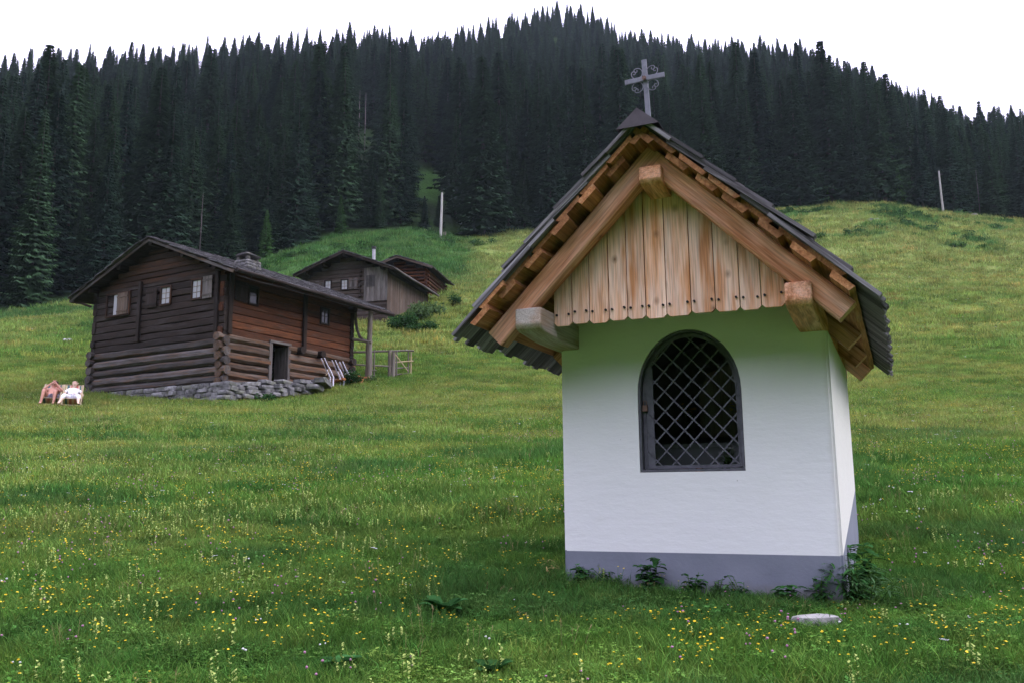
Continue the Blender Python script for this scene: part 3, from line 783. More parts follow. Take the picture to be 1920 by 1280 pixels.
    pz = MB(92); pz.prism([(-.3, 0), (.3, 0), (.3, .42), (.2, .6), (0, .68), (-.2, .6), (-.3, .42)], (uc, 1.84, 1.30), (1, 0, 0), (0, 0, 1), (0, 1, 0), .05)
    pz.build("altar_panel", M['beam_old'], root)
    return root, uc
chapel, CUC = build_chapel()

# things standing inside the chapel, on the floor of the niche or on the altar
def flower_head(mb, p, r, mat, n=6, rn=rnd, tilt=None):
    up = Vector((rn.uniform(-.4, .4), rn.uniform(-.4, .4), 1)).normalized() if tilt is None else tilt
    a = up.orthogonal().normalized(); b = up.cross(a); vs = [p]; fs = []
    for k in range(n):
        t0 = 2 * math.pi * (k - .42) / n; t1 = 2 * math.pi * (k + .42) / n
        vs += [p + (a * math.cos(t0) + b * math.sin(t0)) * r + up * r * .35, p + (a * math.cos(t1) + b * math.sin(t1)) * r + up * r * .35]
        fs.append((0, 1 + 2 * k, 2 + 2 * k))
    mb.add(vs, fs, None, None, mat)
def vase(u, v, z, label, spread, n, col, h=.14, fh=.22):
    p = chapel_pt(u, v, z); t = thing("flower_vase", label, "vase", p, -CTH, "flower vases in the chapel")
    mb = MB(int(u * 99)); pr = [(.0, .0), (.035, 0), (.05, .03), (.052, .06), (.035, .10), (.028, h - .01), (.036, h)]
    vs = []; fs = []; S = 14
    for r_, zz in pr: vs += [(r_ * math.cos(2 * math.pi * i / S), r_ * math.sin(2 * math.pi * i / S), zz) for i in range(S)]
    for k in range(len(pr) - 1):
        for i in range(S): fs.append((k * S + i, k * S + (i + 1) % S, (k + 1) * S + (i + 1) % S, (k + 1) * S + i))
    mb.add(vs, fs); mb.build("pot", M['vase'], t, True)
    rn = random.Random(int(u * 1000)); fm = MB(5); sm = MB(6)
    for k in range(n):
        a = rn.uniform(0, 6.28); q = spread * math.sqrt(rn.random()); e = Vector((q * math.cos(a), q * math.sin(a), h + fh * rn.uniform(.55, 1)))
        sm.tube([(0, 0, h - .03), (e.x * .4, e.y * .4, h + (e.z - h) * .6), e], .0018, 4, 0)
        for j in range(2):
            lp = Vector((e.x * .5, e.y * .5, h + (e.z - h) * rn.uniform(.3, .8))); d = Vector((rn.gauss(0, 1), rn.gauss(0, 1), .4)).normalized() * .05
            s_ = d.cross(Vector((0, 0, 1))).normalized() * .012
            sm.add([lp, lp + d * .5 + s_, lp + d, lp + d * .5 - s_], [(0, 1, 2, 3)])
        flower_head(fm, e, rn.uniform(.014, .024), 0, 7, rn); flower_head(fm, e + Vector((0, 0, .006)), .012, 0, 5, rn)
    fm.build("blooms", M[col], t); sm.build("stems", M['stem'], t)
vase(1.20, 1.33, 1.2075, "dark vase with a bunch of yellow flowers on the chapel altar, right side", .14, 60, 'petal_y')
vase(.72, 1.33, 1.2075, "dark vase of orange flowers at the left end of the chapel altar", .09, 26, 'petal_o')
vase(1.16, .62, .80, "low vase of small white flowers behind the chapel grille", .06, 34, 'petal_w', .13, .22)
def candle(name, u, v, r_, h, mats, label):
    p = chapel_pt(u, v, .80); t = thing(name, label, "candle", p, -CTH, "grave candles behind the chapel grille")
    mb = MB(int(u * 77)); mb.tube([(0, 0, 0), (0, 0, h * .15), (0, 0, h * .85), (0, 0, h)], r_, 14); mb.build("candle_body", M[mats[0]], t, True)
    mb = MB(2); mb.tube([(0, 0, h), (0, 0, h + .018), (0, 0, h + .026)], r_ * .85, 14); mb.build("lid", M[mats[1]], t, True)
candle("grave_candle", .985, .36, .036, .17, ('red', 'brass'), "red glass grave candle with metal lid just behind the chapel grille")
candle("grave_candle", .86, .40, .045, .15, ('wax', 'brass'), "squat pale candle beside the red one behind the grille")
candle("grave_candle", .74, .42, .055, .09, ('red', 'red'), "low dark red candle farthest left behind the grille")

# ------------------------------------------------------------------ log huts
def wall_logs(mb, a, b, z0, z1, h, thick, ext=.25, mat=0, rnd_log=False, gaps=(), shift=0.0, wob=.012, clip=None, tones=None):
    """horizontal timbers stacked from z0 to z1 between plan points a and b; gaps = (along0, along1, za, zb)"""
    a = Vector((a[0], a[1], 0)); b = Vector((b[0], b[1], 0)); d = b - a; L = d.length; d.normalize()
    z = z0 + shift; k = 0; rr = mb.rn
    while z < z1 - h * .3:
        hh = h * rr.uniform(.9, 1.1); zc = z + hh / 2; e0 = ext * rr.uniform(.7, 1.1); e1 = ext * rr.uniform(.7, 1.1)
        if rr.random() < .25: e0 *= .6
        s0, s1 = -e0, L + e1
        if clip: s0, s1 = clip(zc + hh * .4, s0, s1)
        runs = [(s0, s1)]
        for (g0, g1, za, zb) in gaps:
            if za < zc < zb:
                nr = []
                for (p, q) in runs:
                    if g1 <= p or g0 >= q: nr.append((p, q)); continue
                    if p < g0: nr.append((p, g0))
                    if q > g1: nr.append((g1, q))
                runs = nr
        for (p, q) in runs:
            if q - p < .1: continue
            P0 = a + d * p; P1 = a + d * q; P0.z = zc + rr.uniform(-.012, .012); P1.z = zc + rr.uniform(-.012, .012)
            if rnd_log: mb.beam(P0, P1, .30 * rr.uniform(.92, 1.1), hh * rr.uniform(.88, .97), ch=.085, mat=mat, seg=max(4, int((q - p) / .8)), wob=wob * 1.6, w1=.30 * rr.uniform(.85, 1.05), h1=hh * rr.uniform(.86, .97))
            else: mb.beam(P0, P1, thick * rr.uniform(.94, 1.06), hh * .985, ch=.03, mat=mat, seg=max(2, int((q - p) / 1.2)), wob=wob)
        z += hh; k += 1

def roof_pair(root, uc, half, zr, ze, v0, v1, thk_board, mat_s, seed, exp_=.24, wd=(.12, .24), nm="shingle_roof", rag=.03, thk=.018, ln=.62):
    """two shingled slopes on a board deck, ridge along v"""
    sl = (zr - ze) / half; cs = 1 / math.sqrt(1 + sl * sl); sn = sl * cs; Ls = half / cs; rr = random.Random(seed)
    for side in (-1, 1):
        dk = MB(seed + side)
        n = max(3, int(Ls / .28))
        for k in range(n):
            d0, d1 = Ls * k / n, Ls * (k + 1) / n - .008
            off0, off1 = .075, .075 + thk_board
            P = lambda d, o, y: (uc + side * (d * cs - o * sn), y, zr - d * sn - o * cs)
            f0, f1 = v0 + .03 + rr.uniform(-.02, .02), v1 - .02
            vs = [P(d0, off0, f0), P(d1, off0, f0), P(d1, off0, f1), P(d0, off0, f1), P(d0, off1, f0), P(d1, off1, f0), P(d1, off1, f1), P(d0, off1, f1)]
            gr = [(v[1], d, 0) for v, d in zip(vs, [d0, d1, d1, d0] * 2)]
            dk.add(vs, [(0, 1, 2, 3), (7, 6, 5, 4), (0, 4, 5, 1), (1, 5, 6, 2), (2, 6, 7, 3), (3, 7, 4, 0)], gr)
        dk.build("roof_boards", M['log_dark'], root)
        sh = MB(seed + 10 + side); nc = int(Ls / exp_) + 1
        for c_ in range(nc):
            dlo = Ls + .03 - c_ * exp_; y = v0 + rr.uniform(-.09, .03)
            while y < v1:
                w_ = rr.uniform(*wd); lo_ = dlo + rr.uniform(-rag, rag); hd = max(lo_ - ln, 0)
                if lo_ > .08:
                    o_lo = (.030 if c_ else .055) + rr.uniform(-.012, .006); o_hi = .070
                    P = lambda d, o, yy: (uc + side * (d * cs - o * sn), yy, zr - d * sn - o * cs)
                    ya, yb = y, min(y + w_ - .006, v1 + .03); l_ = lo_ - hd
                    vs = [P(hd, o_hi - thk, ya), P(hd, o_hi - thk, yb), P(lo_, o_lo - thk, yb), P(lo_, o_lo - thk, ya), P(hd, o_hi, ya), P(hd, o_hi, yb), P(lo_, o_lo, yb), P(lo_, o_lo, ya)]
                    gr = [(0, 0, 0), (0, w_, 0), (l_, w_, 0), (l_, 0, 0)] * 2
                    sh.add(vs, [(3, 2, 1, 0), (4, 5, 6, 7), (0, 1, 5, 4), (1, 2, 6, 5), (2, 3, 7, 6), (3, 0, 4, 7)], gr)
                y += w_
        sh.build(nm, M[mat_s], root)
    return sl

def window(root, o, ex, en, w_, h_, cols, rows, mat_f='log_dark', fw=.07, proud=.05, bar='rail', glass='pane', half=None):
    """o = lower left corner on the wall face, ex along the wall, en outward normal"""
    o, ex, en = Vector(o), Vector(ex), Vector(en); ez = Vector((0, 0, 1))
    wn = bpy.data.objects.new("window", None); COL.objects.link(wn); wn.parent = root
    f = MB(3); m_ = proud / 2
    c = lambda x, z, n: o + ex * x + ez * z + en * n
    f.beam(c(-fw, -fw / 2, m_), c(w_ + fw, -fw / 2, m_), proud, fw, mat=0); f.beam(c(-fw, h_ + fw / 2, m_), c(w_ + fw, h_ + fw / 2, m_), proud, fw)
    f.beam(c(-fw / 2, 0, m_), c(-fw / 2, h_, m_), fw, proud, up=en); f.beam(c(w_ + fw / 2, 0, m_), c(w_ + fw / 2, h_, m_), fw, proud, up=en)
    f.build("frame", M[mat_f], wn)
    g = MB(4); x0 = 0 if half is None else half
    g.prism([(x0, 0), (w_, 0), (w_, h_), (x0, h_)], c(0, 0, .004), ex, ez, en, .006); g.build("pane", M[glass], wn)
    b = MB(5)
    for k in range(1, cols): b.beam(c(w_ * k / cols, 0, .018), c(w_ * k / cols, h_, .018), .022, .014, up=en)
    for k in range(1, rows): b.beam(c(0, h_ * k / rows, .018), c(w_, h_ * k / rows, .018), .022, .013, up=en)
    if cols > 1 or rows > 1: b.build("glazing_bars", M[bar], wn)
    return wn
def shutter(root, o, ex, en, w_, h_, mat='plank_grey', v=.05):
    o, ex, en = Vector(o), Vector(ex), Vector(en); ez = Vector((0, 0, 1)); mb = MB(int(h_ * 100)); n = 3
    for k in range(n):
        mb.beam(o + ex * (w_ * (k + .5) / n) + en * v, o + ex * (w_ * (k + .5) / n) + en * v + ez * h_, w_ / n - .006, .025, up=en)
    for z in (.15, .82): mb.beam(o + en * (v + .02) + ez * (h_ * z), o + ex * w_ + en * (v + .02) + ez * (h_ * z), .018, .06)
    return mb.build("shutter", M[mat], root)

HX, HY, HZ, HTH = -10.078, 30.0, 3.5, R(29.89)
def hut_pt(u, v, z=0): return Vector((HX + u * math.cos(HTH) + v * math.sin(HTH), HY - u * math.sin(HTH) + v * math.cos(HTH), HZ + z))
def build_hut():
    root = thing("log_hut", "dark two-storey log hut with stone base, white-paned windows and long brown side wall", "log hut", (HX, HY, HZ), -HTH)
    WG, LW = 7.03, 6.68; uc = -WG / 2; ZR, ZE, HALF = 6.0, 4.18, 4.547; sl = (ZR - ZE) / HALF
    roof_pair(root, uc, HALF, ZR, ZE, -.62, 8.05, .05, 'shingle_old', 100, .26, (.10, .24), rag=.07, thk=.026, ln=.7)
    under = lambda u: ZR - sl * abs(u - uc) - .16
    # stable storey: round logs
    mb = MB(201)
    wall_logs(mb, (-WG, 0), (0, 0), .32, 1.92, .318, 0, .30, 0, True)
    mb.build("log_wall", M['log_grey'], root, True)
    mb = MB(202)
    wall_logs(mb, (0, 0), (0, LW), .16, 2.02, .325, 0, .32, 0, True, gaps=[(2.17, 3.06, .3, 2.02)])
    mb.build("log_wall", M['log_tan'], root, True)
    mb = MB(203)
    wall_logs(mb, (-WG, 0), (-WG, LW), .48, 1.95, .32, 0, .28, 0, True); wall_logs(mb, (-WG, LW), (0, LW), .8, 1.95, .32, 0, .28, 0, True)
    mb.build("log_wall", M['log_grey'], root, True)
    # dwelling storey: squared timbers
    def clip(z, s0, s1):
        half = (ZR - .20 - z) / sl; l, r = uc - half + WG, uc + half + WG
        return max(s0, l), min(s1, r)
    mb = MB(204)
    wall_logs(mb, (-WG, -.02), (0, -.02), 1.90, 4.30, .245, .20, .16, 0, False, clip=clip, wob=.022)
    wall_logs(mb, (-WG, -.02), (0, -.02), 4.30, 5.72, .22, .20, .16, 1, False, clip=clip)
    mb.build("timber_gable", [M['log_dark'], M['log_attic']], root)
    mb = MB(205)
    wall_logs(mb, (.0, 0), (.0, LW), 2.02, 4.36, .255, .20, .17, 0, False)
    mb.build("timber_wall", M['log_brown'], root)
    mb = MB(206)
    wall_logs(mb, (-WG, 0), (-WG, LW), 1.95, 4.36, .25, .2, .17, 0, False); wall_logs(mb, (-WG, LW), (0, LW), 1.95, 5.72, .25, .2, .15, 0, False, clip=clip)
    mb.build("timber_wall", M['log_dark'], root)
    # clamp posts
    for (u, v, z0, z1, en) in ((-4.36, -.17, 2.12, 4.42, 0), (-.20, -.17, 1.95, 4.52, 0), (.17, 3.86, 1.98, 4.2, 1), (-.24 + .43, .12, 2.05, 4.2, 1)):
        mb = MB(210 + int(z1 * 10)); mb.beam((u, v, z0), (u, v, z1), .17 if not en else .10, .10 if not en else .18, up=(0, 1, 0), ch=.015, seg=4, wob=.012)
        mb.build("clamp_post", M['log_dark'], root)
    for v in (3.62, 4.75):
        mb = MB(220); mb.log((-.2, v, 1.93), (.36, v, 1.93), .15, .14, 10, 2, .01); mb.build("joist_end", M['log_dark'], root, True)
    # purlins, barge rafters, ridge
    for u in (uc, uc - 1.75, uc + 1.75, uc - 3.45, uc + 3.45):
        mb = MB(230 + int(u * 3)); z = under(u) - .10
        mb.beam((u, -.50, z), (u, 7.9 if u > -1 else 7.2, z), .18, .2, ch=.02); mb.build("purlin", M['log_dark'], root)
    for s_ in (-1, 1):
        mb = MB(240 + s_); e = uc + s_ * (HALF - .02)
        mb.beam((uc, -.565, ZR - .175), (e, -.565, ZE - .165), .05, .11, ch=.008, seg=4, wob=.006); mb.build("barge_board", M['log_grey'], root)
    # windows
    gx, gn = (1, 0, 0), (0, -1, 0); gv = -.125
    window(root, (-6.28, gv, 3.30), gx, gn, 1.28, .80, 1, 1, 'log_attic', .07, .06, half=.36)
    shutter(root, (-5.64, gv, 3.28), gx, gn, .62, .84, 'plank_brown', .07)
    window(root, (-3.16, gv, 3.42), gx, gn, .46, .60, 2, 3, 'log_attic')
    shutter(root, (-4.00, gv, 3.36), gx, gn, .62, .70, 'log_dark', .06)
    window(root, (-1.50, gv, 3.44), gx, gn, .43, .64, 2, 3, 'log_attic')
    shutter(root, (-.94, gv, 3.36), gx, gn, .48, .80, 'plank_grey', .06)
    lx, ln_ = (0, 1, 0), (1, 0, 0); lu = .115
    shutter(root, (lu, .30, 3.28), lx, ln_, .60, .72, 'log_dark', .06)
    w4 = window(root, (lu, 1.02, 3.32), lx, ln_, .36, .58, 1, 2, 'log_dark', glass='pane_dark', bar='log_grey')
    window(root, (lu, 4.80, 3.22), lx, ln_, .40, .55, 2, 2, 'log_dark', glass='pane_dark', bar='log_grey')
    # door opening: frame posts and a board door standing ajar inside
    mb = MB(250); mb.beam((.10, 2.16, .30), (.10, 2.16, 2.05), .10, .14, up=(0, 1, 0)); mb.beam((.10, 3.09, .30), (.10, 3.09, 2.05), .10, .12, up=(0, 1, 0)); mb.beam((.10, 2.08, 2.08), (.10, 3.17, 2.08), .16, .09)
    mb.build("door_frame", M['plank_grey'], root)
    mb = MB(251)
    p0 = Vector((.02, 3.03, .35)); dd = Vector((-.99, .12, 0)).normalized()
    for k in range(4):
        q = p0 + dd * (.16 * (k + .5)); mb.beam(q, q + Vector((0, 0, 1.66)), .155, .03, up=Vector((dd.y, -dd.x, 0)))
    mb.build("door", M['plank_grey'], root)
    # stone footing under the gable
    mb = MB(260); rr = random.Random(5)
    for row in range(4):
        u = -WG - .25
        while u < .25:
            w_ = rr.uniform(.25, .6); mb.stone((u + w_ / 2, -.05 + rr.uniform(-.06, .06), .26 - row * .17), (w_, .42, .18), rr.uniform(-.06, .06), jit=.05, pw=.25); u += w_ * .95
    v = 0.2
    for row in range(2):
        v = .1
        while v < LW:
            w_ = rr.uniform(.3, .6); mb.stone((.0, v, .08 - row * .17), (.4, w_, .19)); v += w_
    mb.build("stone_footing", M['stone'], root, False)
    # gutter along the near eave with its brackets, spout on the far side
    eu = uc + HALF + .05; ez_ = ZE - .10
    mb = MB(270); mb.log((eu, -.5, ez_), (eu + .01, 8.12, ez_ - .10), .075, .085, 9, 8, .012); mb.log((eu + .03, 7.2, ez_ - .08), (eu + .03, 8.16, ez_ - .1), .085, .09, 9, 2, .0)
    mb.build("wooden_gutter", M['log_dark'], root, True)
    mb = MB(271); mb.tube([(eu - .05, -.4 + k * 1.05, ez_ - .17 - .03 * (k % 2)) for k in range(9)], .012, 5)
    for k in range(8): mb.tube([(eu - .12, .2 + k, ez_ + .08), (eu - .02, .2 + k, ez_ - .14), (eu + .08, .2 + k, ez_ - .06)], .008, 5)
    mb.build("gutter_bracket", M['log_grey'], root)
    mb = MB(272); mb.tube([(-WG - .05, -.3, 3.75), (-WG - .6, -.35, 3.95), (-WG - 1.15, -.4, 4.05)], .05, 7); mb.build("water_spout", M['log_dark'], root)
    # chimney of rough stone with a slab on posts
    cx, cv, cz = -1.52, 2.4, under(-1.52) + .02
    mb = MB(280)
    for row in range(3):
        for k in range(5): mb.stone((cx - .28 + .14 * k, cv - .26, cz + .04 + row * .11), (.22, .22, .13), rr.uniform(-.2, .2)); mb.stone((cx - .28 + .14 * k, cv + .26, cz + .04 + row * .11), (.22, .22, .13), rr.uniform(-.2, .2))
        for k in range(3): mb.stone((cx + .28, cv - .2 + .2 * k, cz + .04 + row * .11), (.2, .24, .13)); mb.stone((cx - .28, cv - .2 + .2 * k, cz + .04 + row * .11), (.2, .24, .13))
    for a_, b_ in ((-.24, -.22), (.24, -.22), (-.24, .22), (.24, .22)): mb.stone((cx + a_, cv + b_, cz + .39), (.16, .16, .2))
    ch = mb.build("chimney", M['stone_dark'], root)
    mb = MB(281); mb.stone((cx, cv, cz + .51), (.92, .8, .055)); mb.stone((cx - .06, cv, cz + .61), (.40, .36, .16)); mb.build("cap_slab", M['stone_dark'], ch)
    # open porch at the far end: post, curved brace, tie
    px_, pv = .84, 6.95
    mb = MB(290); mb.log((px_, pv, 1.0), (px_ - .02, pv, 2.62), .15, .13, 10, 4, .01); mb.log((px_ - .02, pv, 2.6), (px_ + .03, pv, under(px_) - .02), .11, .10, 10, 4, .01)
    mb.build("porch_post", M['rail'], root, True)
    mb = MB(291)
    pts = [(px_ - .10, pv - .02, 2.72), (px_ - .28, pv - .06, 2.76), (px_ - .46, pv - .1, 2.95), (px_ - .58, pv - .12, 3.25), (px_ - .64, pv - .14, 3.6), (px_ - .68, pv - .16, under(px_ - .68) - .02)]
    mb.tube(pts, .062, 8); mb.build("brace", M['log_grey'], root, True)
    mb = MB(292); mb.log((-.1, 6.7, 2.86), (px_ + .12, pv, 2.66), .05, .08, 8, 3, .01); mb.build("tie_beam", M['rail'], root, True)
    mb = MB(293); mb.log((-.1, 6.55, under(.2) - .28), (.35, 6.6, under(.3) - .28), .14, .14, 10, 2); mb.build("beam_end", M['log_dark'], root, True)
    return root
hut = build_hut()

def build_upper_hut():
    X, Y, Z, T_ = -7.35, 50.0, 9.74, R(15.12)
    root = thing("log_hut", "brown log hut behind the larger hut, grey board corner and tin stovepipe", "log hut", (X, Y, Z), -T_)
    WG, LW, uc, ZR, ZE, HALF = 4.94, 6.5, -2.47, 4.49, 3.22, 3.22; sl = (ZR - ZE) / HALF
    roof_pair(root, uc, HALF, ZR, ZE, -.75, 6.9, .05, 'shingle_old', 300, .28, (.14, .3), rag=.06, thk=.026)
    def clip(z, s0, s1):
        h = (ZR - .2 - z) / sl; return max(s0, uc - h + WG), min(s1, uc + h + WG)
    mb = MB(301); wall_logs(mb, (-WG, 0), (0, 0), -.2, 4.2, .25, .18, .12, 0, False, clip=clip); mb.build("log_wall", M['log_mid'], root)
    mb = MB(302)
    wall_logs(mb, (-WG, 0), (-WG, LW), .1, 3.3, .26, .18, .12); wall_logs(mb, (-WG, LW), (0, LW), .5, 4.2, .26, .18, .12, clip=clip); wall_logs(mb, (0, 0), (0, LW), .0, 3.3, .26, .16, .10)
    mb.build("log_wall", M['log_dark'], root)
    mb = MB(303); u = -1.36
    while u < .05:
        w_ = random.Random(int(u * 100)).uniform(.13, .2); z1 = min(3.4, ZR - .22 - sl * abs(u - uc)); mb.beam((u + w_ / 2, -.125, 1.36), (u + w_ / 2, -.125, z1), w_ - .012, .03, up=(0, 1, 0)); u += w_
    mb.build("board_cladding", M['plank_grey'], root)
    mb = MB(304); v = -.14; rr = random.Random(9)
    while v < LW:
        w_ = rr.uniform(.14, .22); mb.beam((.125, v + w_ / 2, -.1 + .18 * v), (.125, v + w_ / 2, 3.02), .03, w_ - .012, up=(0, 1, 0)); v += w_
    mb.build("board_cladding", M['plank_brown'], root)
    gx, gn, gv = (1, 0, 0), (0, -1, 0), -.10
    window(root, (-3.86, gv, 2.28), gx, gn, .34, .50, 2, 2, 'log_dark'); window(root, (-2.80, gv, 2.20), gx, gn, .36, .56, 2, 3, 'log_dark')
    shutter(root, (-2.34, gv, 2.16), gx, gn, .58, .68, 'log_grey', .06); shutter(root, (-4.5, gv, 2.2), gx, gn, .55, .62, 'log_grey', .06)
    lt = MB(305)
    for k in range(9): lt.beam((-1.20, -.15, 2.27 + k * .08), (-.67, -.15, 2.27 + k * .08), .012, .022); 
    for k in range(7): lt.beam((-1.20 + k * .088, -.16, 2.25), (-1.20 + k * .088, -.16, 2.93), .022, .012, up=(0, 1, 0))
    lt.build("lattice_window", M['tin'], root)
    for z in (1.75, 2.05, 2.35, 2.65, 2.95, 3.2):
        mb = MB(306); mb.log((-1.61, -.05, z), (-1.61, -.24, z), .07, .065, 8, 1, 0); mb.build("joist_end", M['log_dark'], root, True)
    for u in (uc, uc + 1.3, uc - 1.3, uc + 2.4, uc - 2.4):
        mb = MB(310); z = ZR - sl * abs(u - uc) - .28; mb.beam((u, -.6, z), (u, 6.8, z), .16, .2); mb.build("purlin", M['log_dark'], root)
    for s_ in (-1, 1):
        mb = MB(311); mb.beam((uc, -.73, ZR - .16), (uc + s_ * HALF, -.73, ZE - .15), .05, .14); mb.build("barge_board", M['log_dark'], root)
    mb = MB(312); mb.log((uc + HALF + .04, -.5, ZE - .1), (uc + HALF + .04, 6.8, ZE - .16), .06, .07, 8, 5); mb.build("wooden_gutter", M['plank_grey'], root, True)
    mb = MB(313); mb.tube([(-1.5, 1.5, 3.7), (-1.5, 1.5, 4.95), (-1.5, 1.5, 5.0)], .10, 12); cp = mb.build("stovepipe", M['tin_light'], root, True)
    mb = MB(314); mb.tube([(-1.5, 1.5, 5.0), (-1.5, 1.5, 5.16)], .14, 12); mb.build("pipe_cap", M['tin'], cp, True)
build_upper_hut()

def build_hay_barn():
    X, Y, Z, T_ = -5.79, 58.0, 13.0, R(11.2)
    root = thing("hay_barn", "small hay barn of widely spaced logs, farthest uphill beside the brown hut", "barn", (X, Y, Z), -T_)
    WG, LW, uc, ZR, ZE, HALF = 3.84, 4.4, -1.92, 3.05, 2.15, 2.51; sl = (ZR - ZE) / HALF
    roof_pair(root, uc, HALF, ZR, ZE, -.64, 5.1, .05, 'shingle_old', 400, .3, (.16, .32), rag=.06, thk=.026)
    def clip(z, s0, s1):
        h = (ZR - .2 - z) / sl; return max(s0, uc - h + WG), min(s1, uc + h + WG)
    mb = MB(401)
    a = [((-WG, 0), (0, 0), clip), ((0, 0), (0, LW), None), ((-WG, 0), (-WG, LW), None), ((-WG, LW), (0, LW), clip)]
    for i, (p, q, c) in enumerate(a):
        z = -.4 + (.12 if i in (1, 2) else 0)
        while z < (2.8 if c else 2.05):
            s0, s1 = -.22, (Vector(q) - Vector(p)).length + .22
            if c: s0, s1 = c(z + .1, s0, s1)
            d = (Vector(q) - Vector(p)).normalized()
            if s1 - s0 > .2: mb.log((p[0] + d.x * s0, p[1] + d.y * s0, z), (p[0] + d.x * s1, p[1] + d.y * s1, z), .095, .09, 9, 4, .012)
            z += .25
    mb.build("log_wall", M['log_brown'], root, True)
    for s_ in (-1, 1):
        mb = MB(411); mb.beam((uc, -.62, ZR - .16), (uc + s_ * HALF, -.62, ZE - .15), .05, .14); mb.build("barge_board", M['plank_brown'], root)
    for u in (uc, uc - 1.8, uc + 1.8):
        mb = MB(412); z = ZR - sl * abs(u - uc) - .26; mb.beam((u, -.5, z), (u, 5, z), .15, .17); mb.build("purlin", M['log_dark'], root)
build_hay_barn()

# ------------------------------------------------------------------ things round the big hut
def dry_wall():
    t = thing("dry_stone_wall", "low dry stone wall of grey slabs below the side wall of the big log hut", "stone wall", hut_pt(.5, 0, 0), -HTH)
    mb = MB(500); rr = random.Random(12)
    for row in range(4):
        v = -.45 + row * .05
        while v < 3.55 - row * .02:
            q = (v + .45) / 4.0; w_ = rr.uniform(.25, .7) if row < 3 else rr.uniform(.5, .95)
            h_ = rr.uniform(.12, .17) if row < 3 else .14; zt = -.22 + q * .50 + row * .15
            mb.stone((q * .75 + rr.uniform(-.04, .04) - .5 + .5 - row * .02, v + w_ / 2, zt), (.42, w_ * 1.02, h_ * 1.05), rr.uniform(-.12, .12) + .18, jit=.05, pw=.24); v += w_
    mb.stone((.95, 3.55, .60), (.5, 1.15, .24), .45, pw=.4); mb.stone((.9, 3.2, .38), (.45, .6, .22), .3, pw=.3)
    mb.build("stones", M['stone'], t, False)
    # earth bank behind
    b = MB(501); b.prism([(.35, -.4), (3.5, -.4), (3.5, .62), (.35, .22)], (-.38, 0, 0), (0, 1, 0), (0, 0, 1), (1, 0, 0), .42); b.build("earth_fill", M['bark'], t)
dry_wall()

def place(px, py, Y, dz=0):
    p = at(px, py, Y); return Vector((p.x, Y, gz(p.x, Y) + dz))

# three folding garden chairs standing closed against the side wall
def folding_chair(v, label, stretch=False):
    base = hut_pt(.78, v + .50, 0); base.z = gz(base.x, base.y) + .0
    t = thing("folding_chair", label, "folding chair", base, -HTH, "white folding chairs against the hut wall")
    dz = hut_pt(0, 0, 1.0).z - base.z
    for u in (0.0, -.16):
        mb = MB(520); mb.beam((u, 0, dz - .02), (u - .03, -.24, dz + .36), .055, .075, up=(1, 0, 0), ch=.012); mb.beam((u - .03, -.235, dz + .34), (u - .06, -.47, dz + .70), .036, .045, up=(1, 0, 0), ch=.01)
        mb.beam((u, .0, dz - .35), (u, 0, dz - .01), .035, .05, up=(0, 1, 0)); mb.build("side_frame", M['white_paint'], t)
    mb = MB(521); mb.beam((-.08, -.22, dz + .30), (-.10, -.36, dz + .66), .15, .02, up=(0, -1, .5)); mb.build("folded_seat", M['plank_brown'], t)
    if stretch:
        mb = MB(522); mb.beam((.03, -.24, dz + .30), (.03, -.46, dz + .02), .02, .025, up=(1, 0, 0)); mb.build("rear_leg", M['fresh'], t)
    else:
        mb = MB(523); mb.beam((.0, -.26, dz - .02), (.0, .03, dz + .0), .03, .03, up=(0, 0, 1)); mb.build("foot_bar", M['white_paint'], t)
folding_chair(4.36, "folded white chair nearest the hut door, thin wooden leg sticking out behind", True)
folding_chair(4.98, "middle one of three white folded chairs leaning at the hut wall", False)
folding_chair(5.42, "folded white chair nearest the log pile, foot bar on the grass", False)

def log_pile():
    b = hut_pt(.62, 6.15, 0); b.z = gz(b.x, b.y)
    t = thing("firewood_pile", "low pile of reddish split firewood beside the porch post", "firewood", b, -HTH)
    rr = random.Random(3)
    for k in range(26):
        r_ = rr.uniform(.045, .075); u = rr.uniform(-.25, .25); v = rr.uniform(-.75, .55); z = .06 + rr.choice([0, .1, .2]) + rr.uniform(0, .03)
        mb = MB(540 + k); mb.log((u - .2, v, z), (u + .22, v + rr.uniform(-.12, .12), z), r_, r_ * .95, 7, 1, 0); mb.build("split_log", M['slab'], t)
log_pile()
p = hut_pt(.40, 4.12, 0); p.z = gz(p.x, p.y)
tb = thing("bucket", "small red plastic bucket on the grass beside the hut door", "bucket", p)
mb = MB(560); mb.tube([(0, 0, 0), (0, 0, .30)], .13, 16, r_end=.18); mb.build("body", M['pot'], tb, True)
mb = MB(561); mb.tube([(.18 * math.cos(math.pi * k / 10), 0, .3 + .06 * math.sin(math.pi * k / 10)) for k in range(11)], .008, 5); mb.build("handle", M['tin'], tb)

